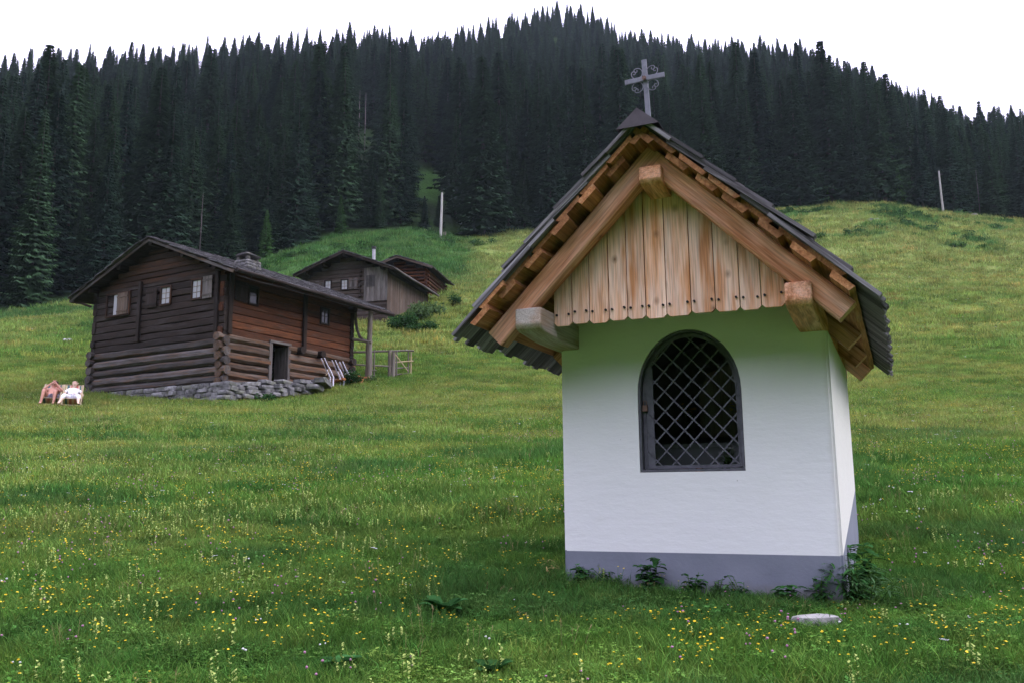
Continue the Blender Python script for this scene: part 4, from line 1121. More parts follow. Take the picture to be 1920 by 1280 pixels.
# rail fence and the small gate beyond the porch
def fence():
    a = at(655, 662, 36.2); b = at(738, 655, 36.6)
    t = thing("rail_fence", "weathered two-rail fence running from the porch to the little gate", "fence", (a.x, a.y, gz(a.x, a.y)))
    o = Vector(t.location); d = Vector(b) - Vector(a)
    q = lambda p: Vector(p) - o
    mb = MB(570); mb.log(q(at(652, 660, 36.2)), q(at(776, 657, 36.9)), .045, .04, 8, 6, .012); mb.build("rail", M['rail'], t, True)
    mb = MB(571); mb.log(q(at(655, 683, 36.2)), q(at(740, 686, 36.6)), .035, .03, 8, 5, .012); mb.build("rail", M['rail'], t, True)
    mb = MB(572); mb.log(q(at(684, 693, 36.2)), q(at(706, 694, 36.3)), .025, .025, 6, 2, .0); mb.build("rail", M['rail'], t, True)
    for px, Y, top in ((702, 36.3, 655), (731, 36.6, 656), (738, 36.6, 660)):
        p0 = at(px, top, Y); z0 = gz(p0.x, Y) - .2
        mb = MB(573 + px); r_ = .035 if px == 702 else .09; mb.log(q((p0.x, Y, z0)), q(p0), r_, r_ * .85, 8, 3, .008); mb.build("post", M['rail'], t, True)
    ga = at(742, 660, 36.6); gb = at(772, 660, 37.0); g = thing("field_gate", "small wooden gate with a pale diagonal brace at the end of the fence", "gate", (ga.x, ga.y, gz(ga.x, ga.y)))
    o2 = Vector(g.location); q2 = lambda p: Vector(p) - o2
    for px, Y in ((744, 36.65), (766, 36.95), (771, 37.0)):
        p0 = at(px, 657, Y); mb = MB(580 + px); mb.log(q2((p0.x, Y, gz(p0.x, Y) + (.1 if px < 770 else -.1))), q2(p0), .035, .03, 7, 2, .005); mb.build("stile", M['rail'] if px < 770 else M['fresh'], g, True)
    for k, (y0, y1) in enumerate(((679, 676), (690, 688), (702, 699))):
        mb = MB(590 + k); mb.log(q2(at(739, y0, 36.62)), q2(at(775 if k == 0 else 767, y1, 36.97)), .03, .028, 7, 3, .006); mb.build("bar", M['fresh'] if k == 0 else M['rail'], g, True)
    mb = MB(595); mb.log(q2(at(741, 664, 36.6)), q2(at(765, 695, 36.9)), .025, .022, 7, 2, .0); mb.build("brace", M['fresh'], g, True)
fence()

# bare poles up the slope
def pole(px0, py0, px1, py1, Y, r0, label, extra):
    a = at(px0, py0, Y); b = at(px1, py1, Y); g = gz(a.x, Y)
    t = thing("utility_pole", label, "pole", (a.x, Y, g)); o = Vector(t.location)
    mb = MB(600 + px0); mb.log((0, 0, -.3), Vector(b) - o, r0, r0 * .72, 10, 6, .01); mb.build("shaft", M['pole'], t, True)
    tp = Vector(b) - o
    mb = MB(601)
    if extra: mb.tube([tp, tp + Vector((0, 0, .45))], .035, 6); mb.tube([tp + Vector((-.14, 0, .42)), tp + Vector((.14, 0, .42))], .03, 6)
    else: mb.tube([tp + Vector((-.1, 0, -.55)), tp + Vector((.55, 0, -.48))], .04, 6); mb.tube([tp + Vector((-.5, 0, -1.0)), tp + Vector((.05, 0, -1.0))], .04, 6)
    mb.build("insulator_arm", M['tin'], t)
pole(826, 470, 829, 362, 100, .17, "pale upright pole on the ridge behind the upper huts", True)
pole(1769, 404, 1760, 321, 115, .15, "grey pole leaning left at the forest edge, far right", False)
for px, Y, lab in ((832, 100.3, "shorter grey stub post left beside the upright pole"), (835.5, 100.4, "grey stub post right beside the upright pole")):
    p = place(px, 470, Y); t = thing("stub_post", lab, "post", p); mb = MB(610); mb.beam((0, 0, -.3), (0, 0, .78 if px < 833 else .85), .12, .10, up=(0, 1, 0), ch=.02); mb.build("shaft", M['rail'], t)

# stones lying in the meadow
def rock(px, py, Y, size, label, mat='stone', flat=.5, sink=.25):
    p = place(px, py, Y); t = MB(620 + int(px)); t.stone((0, 0, 0), (size, size * .7, size * flat), .3, jit=.15)
    o = t.build("rock", M[mat], None, True); o.location = p + Vector((0, 0, size * flat * (.5 - sink))); return tag(o, label, "rock")
rock(1530, 1153, 5.62, .30, "flat grey stone slab in the grass in front of the chapel's right corner", 'slate', .22, .30)
rock(127, 643, 47, .55, "pale boulder in the meadow left of the big log hut", 'slate', .45)
rock(1640, 446, 96, 1.2, "small pale rock in the meadow on the right slope", 'slate', .4)
rock(1826, 402, 117, 1.0, "white rock at the foot of the forest, right of the leaning pole", 'slate', .7)

# ------------------------------------------------------------------ two people in deck chairs
def skin_mesh(name, joints, edges, mat, parent, sub=2, root=0):
    me = bpy.data.meshes.new(name); me.from_pydata([j[:3] for j in joints], edges, [])
    o = bpy.data.objects.new(name + "_cage", me); COL.objects.link(o)
    o.modifiers.new("skin", 'SKIN'); sv = me.skin_vertices[0].data
    for k, j in enumerate(joints):
        r_ = j[3]; sv[k].radius = (r_ if not hasattr(r_, '__len__') else r_[0], r_ if not hasattr(r_, '__len__') else r_[1]); sv[k].use_root = (k == root)
    ss = o.modifiers.new("sub", 'SUBSURF'); ss.levels = sub; ss.render_levels = sub
    dg = bpy.context.evaluated_depsgraph_get(); dg.update()
    m2 = bpy.data.meshes.new_from_object(o.evaluated_get(dg)); m2.name = name
    bpy.data.objects.remove(o); bpy.data.meshes.remove(me)
    m2.materials.clear()
    return link_mesh(name, m2, [mat], parent, True)
def deck_chair(loc, rz, label):
    t = thing("deck_chair", label, "deck chair", loc, rz, "striped deck chairs by the hut")
    for x in (-.28, .28):
        mb = MB(700); mb.beam((x, -.52, .02), (x, .52, .80), .03, .045, up=(1, 0, 0)); mb.build("long_rail", M['fresh'], t)
        mb = MB(701); mb.beam((x * .88, -.42, .24), (x * .88, .50, .02), .03, .045, up=(1, 0, 0)); mb.build("cross_rail", M['fresh'], t)
        mb = MB(702); mb.beam((x * 1.08, -.02, .36), (x * 1.08, .40, .06), .025, .03, up=(1, 0, 0)); mb.build("prop", M['fresh'], t)
    for (y, z) in ((.52, .80), (-.42, .24), (-.52, .02), (.5, .02)):
        mb = MB(703); mb.tube([(-.28, y, z), (.28, y, z)], .016, 6); mb.build("dowel", M['fresh'], t)
    mb = MB(704); n = 14; vs = []; gr = []; fs = []
    for k in range(n + 1):
        q = k / n; y = .52 - .94 * q; z = .80 * (1 - q) + .24 * q - .40 * math.sin(math.pi * q) ** .9
        for i, x in enumerate((-.25, .25)):
            vs.append((x, y, z)); gr.append((q, i * 1.0, 0))
    for k in range(n): fs.append((2 * k, 2 * k + 1, 2 * k + 3, 2 * k + 2))
    mb.v = vs; mb.g = gr; mb.t = [.5] * len(vs); mb.f = fs; mb.mi = [0] * len(fs)
    sl = mb.build("canvas_sling", M['stripes'], t); md = sl.modifiers.new("thickness", 'SOLIDIFY'); md.thickness = .004
    return t
def finger_chain(J, E, wrist, palm_dir, side, curl_dir, s=1.0):
    """palm and five fingers as thin branches of the same skeleton"""
    w = len(J) - 1 if wrist is None else wrist; wp = Vector(J[w][:3]); d = Vector(palm_dir).normalized(); sd = Vector(side).normalized(); cu = Vector(curl_dir).normalized()
    J.append((*(wp + d * .05), (.030, .016))); E.append((w, len(J) - 1)); pc = len(J) - 1; pp = Vector(J[pc][:3])
    for k, L in enumerate((.062, .075, .082, .076, .060)):
        off = sd * (-.034 + .017 * k)
        if k == 0:
            a = wp + d * .02 - sd * .034; b = a + (d * .6 - sd * .8) * .045
            J.append((*a, .011)); E.append((w, len(J) - 1)); J.append((*b, .009)); E.append((len(J) - 2, len(J) - 1)); continue
        a = pp + d * .035 + off; b = a + (d * .9 + cu * .35) * L * .55; c = b + (d * .5 + cu * .8) * L * .45
        J.append((*a, .0095)); E.append((pc, len(J) - 1)); J.append((*b, .0088)); E.append((len(J) - 2, len(J) - 1)); J.append((*c, .0075)); E.append((len(J) - 2, len(J) - 1))
def person(loc, rz, label, pose):
    t = thing("person", label, "person", loc, rz)
    # reclining trunk in the sling: pelvis low at the front, head towards the top rail
    pel = (0, .02, .26, (.15, .12)); waist = (0, .15, .38, (.135, .105)); chest = (0, .27, .52, (.165, .115)); neckb = (0, .375, .655, (.075, .065))
    neck = (0, .40, .70, .052); 
    J = [pel, waist, chest, neckb, neck]; E = [(0, 1), (1, 2), (2, 3), (3, 4)]
    hd = Vector((pose['head'][0], .425, .80)); J += [(hd.x * .5, .405, .745, (.062, .07)), (hd.x, hd.y - .005, hd.z + .02, (.078, .095)), (hd.x, hd.y + .01, hd.z + .085, (.066, .08))]
    E += [(4, 5), (5, 6), (6, 7)]
    for s_, arm in ((-1, pose['L']), (1, pose['R'])):
        b0 = len(J); J.append((s_ * .15, .315, .60, .062)); E.append((2, b0)); J.append((s_ * .195, .30, .575, .055)); E.append((b0, b0 + 1))
        el, wr = Vector(arm[0]), Vector(arm[1]); J.append((*el, .042)); E.append((b0 + 1, b0 + 2)); J.append((*((el + wr) / 2), .036)); E.append((b0 + 2, b0 + 3)); J.append((*wr, .026)); E.append((b0 + 3, b0 + 4))
        finger_chain(J, E, b0 + 4, (wr - el), Vector((1, 0, .2)) if abs((wr - el).normalized().x) < .8 else Vector((0, 0, 1)), arm[2])
    for s_, leg in ((-1, pose['LL']), (1, pose['RL'])):
        b0 = len(J); kn, an, toe = [Vector(q) for q in leg]
        J.append((s_ * .10, -.04, .285, .098)); E.append((0, b0)); J.append((*((Vector((s_ * .1, -.04, .285)) * .45 + kn * .55)), .078)); E.append((b0, b0 + 1)); J.append((*kn, .060)); E.append((b0 + 1, b0 + 2))
        J.append((*(kn * .6 + an * .4), .056)); E.append((b0 + 2, b0 + 3)); J.append((*an, .036)); E.append((b0 + 3, b0 + 4)); J.append((*(an * .4 + toe * .6), (.040, .03))); E.append((b0 + 4, b0 + 5)); J.append((*toe, (.036, .022))); E.append((b0 + 5, b0 + 6))
    skin_mesh("body", J, E, M[pose['skin']], t)
    # face: eyes, nose, mouth, ears, hair
    fc = Vector((hd.x, hd.y - .09, hd.z + .03)); fm = MB(9)
    for s_ in (-1, 1): fm.stone(fc + Vector((s_ * .030, .004, .012)), (.026, .014, .014), 0, 0, .5, 0, 1)
    fm.build("eyes", M['eye'], t, True)
    fm = MB(10)
    for s_ in (-1, 1): fm.stone(fc + Vector((s_ * .030, -.003, .012)), (.012, .008, .012), 0, 0, .5, 0, 1)
    fm.build("irises", M['iris'], t, True)
    fm = MB(11); fm.stone(fc + Vector((0, -.008, -.012)), (.026, .034, .045), 0, 0, .5, 0, 1)
    for s_ in (-1, 1): fm.stone(fc + Vector((s_ * .082, .09, -.002)), (.018, .035, .06), 0, 0, .5, 0, 1)
    fm.build("nose_and_ears", M[pose['skin']], t, True)
    fm = MB(12); fm.stone(fc + Vector((0, .002, -.048)), (.045, .014, .014), 0, 0, .5, 0, 1); fm.build("mouth", M['lip'], t, True)
    hm = MB(13); rr = random.Random(2)
    for k in range(pose['hairn']):
        a = rr.uniform(0, math.pi); b = rr.uniform(-.2, math.pi)
        v = Vector((math.cos(b) * .078, .02 + abs(math.sin(a)) * .08 * rr.uniform(-.3, 1), .055 + math.sin(max(b, 0)) * .055))
        hm.stone(hd + v, (.06, .07, .045), rr.uniform(0, 3), 0, .5, .1, 1)
    hm.build("hair", M[pose['hair']], t, True)
    for nm, js, es, mat in pose['clothes']: skin_mesh(nm, js, es, M[mat], t)
    return t
def lay(px, py, Y):
    p = at(px, py, Y); return Vector((p.x, Y, gz(p.x, Y)))
seat_a = lay(97, 738, 29.7); seat_b = lay(136, 742, 29.2)
RZA, RZB = R(20), R(24)
deck_chair(seat_a, RZA, "striped deck chair with a bare-chested sunbather, left of the pair"); deck_chair(seat_b, RZB, "striped deck chair holding the person in white, nearest the hut")
legsA = dict(LL=[(-.20, -.34, .52), (-.24, -.52, .06), (-.26, -.68, .03)], RL=[(.16, -.36, .50), (.14, -.54, .06), (.15, -.70, .03)])
person(seat_a, RZA, "person with bare chest and grey shorts reclining, both hands raised to the face", dict(head=(.02,), skin='skin', hair='hair', hairn=60,
    L=((-.30, .12, .56), (-.07, .22, .80), (.3, 0, .3)), R=((.31, .12, .55), (.10, .22, .79), (-.3, 0, .3)), **legsA,
    clothes=[("shorts", [(0, .05, .28, (.165, .135)), (-.10, -.05, .29, .112), (-.155, -.20, .41, .094), (.10, -.05, .29, .112), (.135, -.20, .40, .094)], [(0, 1), (1, 2), (0, 3), (3, 4)], 'grey_cloth'),
             ("towel", [(.30, -.05, .30, .06), (.36, .08, .36, .07), (.38, .2, .36, .06)], [(0, 1), (1, 2)], 'purple_cloth')]))
legsB = dict(LL=[(-.24, -.40, .34), (-.34, -.76, .07), (-.36, -.90, .04)], RL=[(.20, -.40, .32), (.22, -.78, .07), (.24, -.92, .04)])
person(seat_b, RZB, "person in white shirt and white trousers lying back with legs apart", dict(head=(.03,), skin='skin_pale', hair='skin_pale', hairn=6,
    L=((-.30, .10, .40), (-.14, -.02, .42), (.3, 0, -.2)), R=((.31, .10, .40), (.13, -.02, .42), (-.3, 0, -.2)), **legsB,
    clothes=[("shirt", [(0, .03, .30, (.165, .13)), (0, .15, .395, (.152, .122)), (0, .27, .535, (.182, .13)), (0, .36, .645, (.09, .075)), (-.19, .30, .585, .068), (-.25, .20, .49, .058), (.19, .30, .585, .068), (.25, .20, .49, .058)], [(0, 1), (1, 2), (2, 3), (2, 4), (4, 5), (2, 6), (6, 7)], 'white_cloth'),
             ("trousers", [(0, .04, .285, (.17, .14)), (-.11, -.05, .29, .118), (-.18, -.22, .33, .098), (-.24, -.40, .345, .078), (-.285, -.56, .21, .070), (.11, -.05, .29, .118), (.16, -.22, .33, .098), (.20, -.40, .33, .078), (.21, -.57, .21, .070)], [(0, 1), (1, 2), (2, 3), (3, 4), (0, 5), (5, 6), (6, 7), (7, 8)], 'white_cloth')]))

# ------------------------------------------------------------------ spruces
def spruce_meshes(seed, H=20.0, Rm=2.6, dens=1.0, young=False, bare=0.0, start=.06):
    rn = random.Random(seed); V = []; Fc = []; T = []; Gr = []
    z = H * (start + bare); 
    lean = (rn.uniform(-.01, .01), rn.uniform(-.01, .01))
    gap_az = rn.uniform(0, 6.28)
    while z < H - .15:
        q = (z - H * .03) / (H * .97); prof_ = (1 - q) ** .82
        Lb = Rm * prof_ * (1 if q > .12 else .8 + q * 1.6) + .05
        nb = max(4, int((9 if q < .75 else 7) * dens))
        a0 = rn.uniform(0, 6.28); wt = rn.random()
        for k in range(nb):
            a = a0 + 6.283 * (k + rn.uniform(-.35, .35)) / nb; L = Lb * rn.uniform(.62, 1.14)
            if math.cos(a - gap_az) > .8 and rn.random() < .35: L *= .6
            droop = .30 + .35 * (1 - q) + rn.uniform(-.08, .08); tone = min(1, max(0, rn.gauss(.5, .2)))
            ca, sa = math.cos(a), math.sin(a); steps = max(2, int(L / .34))
            for s in range(steps):
                u = (s + .55) / steps; r = L * u
                h = z - droop * L * (u - .45 * u * u * 1.25) + .05
                wd = (.28 + .46 * (1 - u)) * (.34 + .85 * prof_ ** .7) * rn.uniform(.75, 1.25)
                cx, cy = ca * r + lean[0] * z, sa * r + lean[1] * z
                for sd in (-1, 1, 0):
                    if sd == 0 and s < steps - 1 and rn.random() < .45: continue
                    # a drooping spray of needles: slender triangle pair
                    dx, dy = (ca * .75 - sa * sd * rn.uniform(.6, 1.0), sa * .75 + ca * sd * rn.uniform(.6, 1.0)) if sd else (ca, sa)
                    ll = wd * (1.15 if sd else 1.3); tip = (cx + dx * ll, cy + dy * ll, h - ll * rn.uniform(.25, .75))
                    px_, py_ = -dy * ll * .27, dx * ll * .27
                    b = len(V)
                    V += [(cx - px_ * .4, cy - py_ * .4, h + .03), (cx + dx * ll * .5 + px_, cy + dy * ll * .5 + py_, h - ll * .12), tip, (cx + dx * ll * .5 - px_, cy + dy * ll * .5 - py_, h - ll * .26)]
                    Fc += [(b, b + 1, b + 2), (b, b + 2, b + 3)]
                    tt = min(1, max(0, tone + rn.uniform(-.22, .22) + .15 * (u - .5))); T += [tt] * 4
        z += (.30 + .26 * (1 - q)) * rn.uniform(.8, 1.25)
    # close inner twigs round the trunk
    for k in range(220):
        q = rn.random() ** .9; z = H * (start + bare + (1 - start - bare) * q) * .97; a = rn.uniform(0, 6.28); r = Rm * (1 - q) * .42 * rn.uniform(.3, 1); w_ = .5 * (1 - q) + .12
        cx, cy = math.cos(a) * r, math.sin(a) * r; b = len(V); V += [(cx - math.sin(a) * w_, cy + math.cos(a) * w_, z + .1), (cx + math.sin(a) * w_, cy - math.cos(a) * w_, z), (cx * 1.3, cy * 1.3, z - w_ * 2.2)]; Fc.append((b, b + 1, b + 2)); T += [rn.uniform(.0, .4)] * 3
    # leader
    b = len(V)
    for k in range(4):
        a = k * 1.57; V += [(lean[0] * H + .09 * math.cos(a), lean[1] * H + .09 * math.sin(a), H - .9), (lean[0] * H, lean[1] * H, H + .2), (lean[0] * H + .09 * math.cos(a + 1.5), lean[1] * H + .09 * math.sin(a + 1.5), H - .8)]
        Fc.append((b, b + 1, b + 2)); T += [.6] * 3; b += 3
    me = bpy.data.meshes.new("spruce_crown"); me.from_pydata(V, [], Fc); me.update()
    a = me.attributes.new("tone", 'FLOAT', 'POINT'); a.data.foreach_set("value", np.array(T, np.float32))
    me.materials.append(M['needle_b'] if young else M['needle'])
    tb = MB(seed); rb = H * .012 + .03
    tb.log((0, 0, -.6), (lean[0] * H * .5, lean[1] * H * .5, H * .5), rb, rb * .6, 8, 4, .01); tb.log((lean[0] * H * .5, lean[1] * H * .5, H * .49), (lean[0] * H, lean[1] * H, H), rb * .6, .02, 6, 3, .01)
    for k in range(int(10 + bare * 60)):
        z = rn.uniform(.04, .12 + bare) * H; a = rn.uniform(0, 6.28); L = rn.uniform(.5, 1.4)
        tb.tube([(0, 0, z), (math.cos(a) * L, math.sin(a) * L, z - L * .35)], .018, 3)
    ob = tb.build("spruce_trunk", M['bark']); tm = ob.data; bpy.data.objects.remove(ob)
    return me, tm
SPR = [spruce_meshes(11, 20, 3.5, start=.02), spruce_meshes(12, 20, 3.0, 1.0, False, .03, .02), spruce_meshes(13, 20, 4.1, start=.02), spruce_meshes(14, 20, 2.8, .9, False, .07, .02), spruce_meshes(15, 20, 3.3, 1.1, start=.02), spruce_meshes(16, 20, 3.8, .85, False, .04, .02)]
def bare_tree_mesh(seed):
    tb = MB(seed); rn = random.Random(seed); tb.log((0, 0, -.6), (.1, 0, 9), .17, .13, 7, 4, .02); tb.log((.1, 0, 8.9), (.15, .1, 19), .13, .03, 6, 4, .03)
    for k in range(46):
        z = rn.uniform(5, 18.5); a = rn.uniform(0, 6.28); L = rn.uniform(.3, 1.5) * (1.15 - z / 22); tb.tube([(.1, 0, z), (math.cos(a) * L, math.sin(a) * L, z - L * .3)], .022, 3, r_end=.006)
    ob = tb.build("snag", M['plank_grey']); m = ob.data; bpy.data.objects.remove(ob); return m

rf = random.Random(99); cand = []
# rows follow the wood's edge, jittered, thinning nowhere; the very edge is dense
for i in range(44):
    q = (i / 43.0) ** 1.15
    tcur = -.80
    while tcur < .80:
        ye = float(edge(np.array(tcur))[0]); yr = float(ridge(np.array(tcur))[0])
        Y = ye + 1.5 + (yr - ye + 6) * q + rf.uniform(-1.6, 1.6); x = tcur * Y + rf.uniform(-1, 1)
        tcur += (4.7 - .2 * q) / Y * rf.uniform(.7, 1.35)
        cand.append((x, Y))
cand = np.array(cand)
# clearings: a small bright glade above the middle pole, a dark gully
gl = at(812, 350, 125); 
def in_glade(x, y):
    px, py = project((x, y, gz(x, y)));  return 790 < px < 836 and 318 < py < 372
zz = terrain(cand[:, 0], cand[:, 1]); trees = []
for (x, y), z in zip(cand, zz):
    px, py = project((x, y, z))
    if 776 < px < 848 and 318 < py < 425: continue
    h = rf.gauss(18.0, 3.4) * (.72 + .56 * float(fbm(np.array(x / 15), np.array(y / 13), 131, 2))); h = max(10.5, min(25, h)); qe = sstep(.75, 1.0, (y - float(edge(np.array(x / y))[0])) / max(1.0, float(ridge(np.array(x / y))[0]) - float(edge(np.array(x / y))[0]))); h = h * (1 - qe) + (16.5 + (h - 18) * .62) * qe
    qh = (y - float(edge(np.array(x / y))[0])) / 160.0; h *= 1 - .38 * float(sstep(.0, 1.0, qh))
    cap = (float(np.interp(x / y, ST, SS)) + min(.010, rf.gauss(-.009, .013))) * y - z - .4
    # two old windfall gaps: low growth in front lets the slope behind show
    if 640 < px < 716 and py > 292: cap = min(cap, float((ray(px, 292)[2] / ray(px, 292)[1]) * y - z))
    if 768 < px < 852 and py > 368: cap = min(cap, float((ray(px, 368)[2] / ray(px, 368)[1]) * y - z))
    if cap < (3.0 if 640 < px < 852 else 6.5): continue
    h = min(h, cap)
    if 640 < px < 716 and 250 < py <= 292: continue
    te = float(edge(np.array(x / y))[0])
    if y < te + 5 and rf.random() < .25: h *= rf.uniform(.45, .8)
    trees.append([x, y, z, h, rf.uniform(0, 6.28), rf.randrange(6), px, py])
for (px, ptop, pb, Y) in ((1432, 95, 402, 117), (1392, 138, 400, 119), (1345, 118, 405, 121), (1505, 128, 395, 118), (1330, 165, 410, 117), (905, 148, 440, 114), (1045, 150, 430, 118), (1575, 185, 388, 121), (750, 250, 440, 107), (560, 265, 470, 99)):
    b = at(px, pb, Y); t = at(px, ptop, Y); g = gz(b.x, Y); trees.append([b.x, Y, g, t.z - g, rf.uniform(0, 6.28), rf.randrange(6), px, pb])
inview = [t for t in trees if -40 < t[6] < 1960]
rest = [t for t in trees if not (-40 < t[6] < 1960)]
def hidden(t):       # behind the chapel or the big hut for all its height
    return (1060 < t[6] < 1560 and t[7] > 430 and False)
inview.sort(key=lambda t: -t[3] / t[1])
near = inview[:298]; far = inview[298:] + rest
def tree_label(t):
    px, y, h = t[6], t[1], t[3]; te = float(edge(np.array(t[0] / y))[0]); row = "front edge" if y < te + 9 else "second ranks"
    zones = [(170, "left of the big log hut"), (460, "above the big log hut roof"), (660, "above the bright slope behind the hut"), (840, "left of the upright pole"), (1030, "right of the upright pole"), (1270, "behind the chapel cross"), (1480, "over the chapel's right roof slope"), (1760, "between the chapel and leaning pole"), (9999, "right of the leaning pole")]
    zn = [n for m, n in zones if px < m][0]
    sz = "tall" if h > 20 else ("young" if h < 13 else "dark")
    if row == "front edge": return "%s spruce at the forest edge, %s" % (sz, zn)
    return "%s spruce behind the forest edge, %s" % (sz, zn)
protos = []
for k, (cm, tm) in enumerate(SPR):
    r_ = bpy.data.objects.new("spruce_tree", None); c_ = bpy.data.objects.new("crown", cm); t_ = bpy.data.objects.new("trunk", tm); protos.append((r_, c_, t_))
for t in near:
    r_, c_, k_ = [o.copy() for o in protos[t[5]]]
    for o in (r_, c_, k_): COL.objects.link(o)
    c_.parent = r_; k_.parent = r_
    s = t[3] / 20.0; w_ = s * rf.uniform(.85, 1.35)
    r_.location = t[:3]; r_.rotation_euler = (0, 0, t[4]); r_.scale = (w_, w_, s); r_.empty_display_size = .2
    tag(r_, tree_label(t), "spruce", "spruces of the mountain forest")
for p in protos:
    for o in p: bpy.data.objects.remove(o)
# pale bare trunks seen among the crowns
sn = bare_tree_mesh(5)
for px, py, Y, h, lab in ((683, 288, 139, 12, "bare pale trunk, right one of a close pair in the dark forest gap"), (672, 272, 146, 11, "bare pale trunk, left one of a close pair in the dark forest gap"), (372, 505, 99.5, 8.5, "dead grey spruce trunk behind the ridge of the big log hut"), (1838, 405, 131, 7, "thin dead trunk in the forest right of the leaning pole")):
    Y = min((abs(project((at(px, py, y_).x, y_, gz(at(px, py, y_).x, y_)))[1] - py), y_) for y_ in np.arange(80, 300, .5))[1]; Y = float(Y)
    p = at(px, py, Y); g = gz(p.x, Y); o = bpy.data.objects.new("dead_spruce", sn); COL.objects.link(o); o.location = (p.x, Y, g); s = h / 19.0; o.scale = (s, s, s); tag(o, lab, "dead tree", "bare trunks in the forest")

# ------------------------------------------------------------------ scattering: one object, many instances of small plants or far trees
def scatter(name, P, rot, scl, pick, tint, proto_objs, label=None):
    me = bpy.data.meshes.new(name); me.from_pydata([tuple(p) for p in P], [], [])
    n = len(P)
    a = me.attributes.new("rot", 'FLOAT_VECTOR', 'POINT'); a.data.foreach_set("vector", np.asarray(rot, np.float32).ravel())
    a = me.attributes.new("scl", 'FLOAT_VECTOR', 'POINT'); a.data.foreach_set("vector", np.asarray(scl, np.float32).ravel())
    a = me.attributes.new("pick", 'INT', 'POINT'); a.data.foreach_set("value", np.asarray(pick, np.int32))
    a = me.attributes.new("tint", 'FLOAT_COLOR', 'POINT'); a.data.foreach_set("color", np.hstack([np.asarray(tint), np.ones((n, 1))]).astype(np.float32).ravel())
    o = bpy.data.objects.new(name, me); COL.objects.link(o)
    c = bpy.data.collections.new(name + "_kinds")
    for k, p in enumerate(proto_objs):
        p.name = "%s_kind_%s" % (name, "abcdefghijklmnop"[k]); c.objects.link(p)
    g = bpy.data.node_groups.new(name + "_scatter", 'GeometryNodeTree')
    g.interface.new_socket("Geometry", in_out='INPUT', socket_type='NodeSocketGeometry'); g.interface.new_socket("Geometry", in_out='OUTPUT', socket_type='NodeSocketGeometry')
    gi = g.nodes.new("NodeGroupInput"); go = g.nodes.new("NodeGroupOutput"); ip = g.nodes.new("GeometryNodeInstanceOnPoints"); ci = g.nodes.new("GeometryNodeCollectionInfo")
    ci.inputs["Collection"].default_value = c; ci.inputs["Separate Children"].default_value = True; ci.inputs["Reset Children"].default_value = True
    def na(nm, ty):
        x = g.nodes.new("GeometryNodeInputNamedAttribute"); x.data_type = ty; x.inputs["Name"].default_value = nm; return x.outputs["Attribute"]
    ip.inputs["Pick Instance"].default_value = True
    g.links.new(gi.outputs[0], ip.inputs["Points"]); g.links.new(ci.outputs[0], ip.inputs["Instance"])
    g.links.new(na("pick", 'INT'), ip.inputs["Instance Index"]); g.links.new(na("rot", 'FLOAT_VECTOR'), ip.inputs["Rotation"]); g.links.new(na("scl", 'FLOAT_VECTOR'), ip.inputs["Scale"])
    g.links.new(ip.outputs[0], go.inputs[0])
    md = o.modifiers.new("scatter", 'NODES'); md.node_group = g
    return tag(o, kind='stuff')

# the rest of the forest
fp = []
for k, (cm, tm) in enumerate(SPR):
    bm = bmesh.new(); bm.from_mesh(cm); n0 = len(bm.faces); bm.from_mesh(tm)
    bm.faces.ensure_lookup_table()
    for f in bm.faces[n0:]: f.material_index = 1
    me = bpy.data.meshes.new("forest_tree"); bm.to_mesh(me); bm.free(); me.materials.append(M['needle']); me.materials.append(M['bark_dark'])
    fp.append(bpy.data.objects.new("forest_tree", me))
A = np.array([t[:6] for t in far]); rs = np.random.RandomState(4); ww = A[:, 3] / 20 * rs.uniform(.85, 1.4, len(A))
scatter("spruce_forest", A[:, :3], np.stack([0 * ww, 0 * ww, A[:, 4]], 1), np.stack([ww, ww, A[:, 3] / 20], 1), A[:, 5], np.ones((len(A), 3)), fp)["label"] = "dense spruce forest covering the mountain slope up to the ridge"
print("TREES", len(near), len(far))

# ------------------------------------------------------------------ shrubs and weeds
def leaf_cluster(mb, c, rad, n, ls, rn, flat=.8):
    for k in range(n):
        d = Vector((rn.gauss(0, 1), rn.gauss(0, 1), rn.gauss(0, 1))).normalized() * (rn.random() ** .45)
        p = Vector(c) + Vector((d.x * rad[0], d.y * rad[1], abs(d.z) * rad[2] if d.z > 0 else d.z * rad[2] * .5))
        a = Vector((rn.gauss(0, 1), rn.gauss(0, 1), rn.gauss(.1, .6))).normalized(); b = a.orthogonal().normalized(); l = ls * rn.uniform(.6, 1.3)
        b = (Matrix.Rotation(rn.uniform(0, 6.28), 3, a) @ b) * l * .32
        mb.add([p - b * .3, p + a * l * .5 + b, p + a * l, p + a * l * .5 - b], [(0, 1, 2, 3)], None, min(1, max(0, rn.gauss(.5, .22))))
def shrub(px, py, Y, rad, n, ls, label, mat='bush', name="shrub", lobes=5):
    p = place(px, py, Y, -.05); t = thing(name, label, "shrub", p); rn = random.Random(int(px)); mb = MB(int(px)); st = MB(3)
    for k in range(lobes):
        a = rn.uniform(0, 6.28); q = rn.uniform(.2, .75); c = (math.cos(a) * rad[0] * q, math.sin(a) * rad[1] * q, rad[2] * rn.uniform(.35, .75))
        leaf_cluster(mb, c, (rad[0] * .5, rad[1] * .5, rad[2] * .42), n // lobes, ls, rn)
        st.tube([(0, 0, -.1), (c[0] * .5, c[1] * .5, c[2] * .5), c], .02, 4, r_end=.006)
    mb.build("foliage", M[mat], t); st.build("stems", M['bark'], t)
shrub(757, 600, 47.6, (1.0, .8, 1.25), 1500, .14, "dark leafy shrub against the brown hut's plank side wall")
shrub(800, 592, 50.5, (1.35, .9, 1.15), 1500, .16, "tall pale weeds between the brown hut and the hay barn", 'bush_pale')
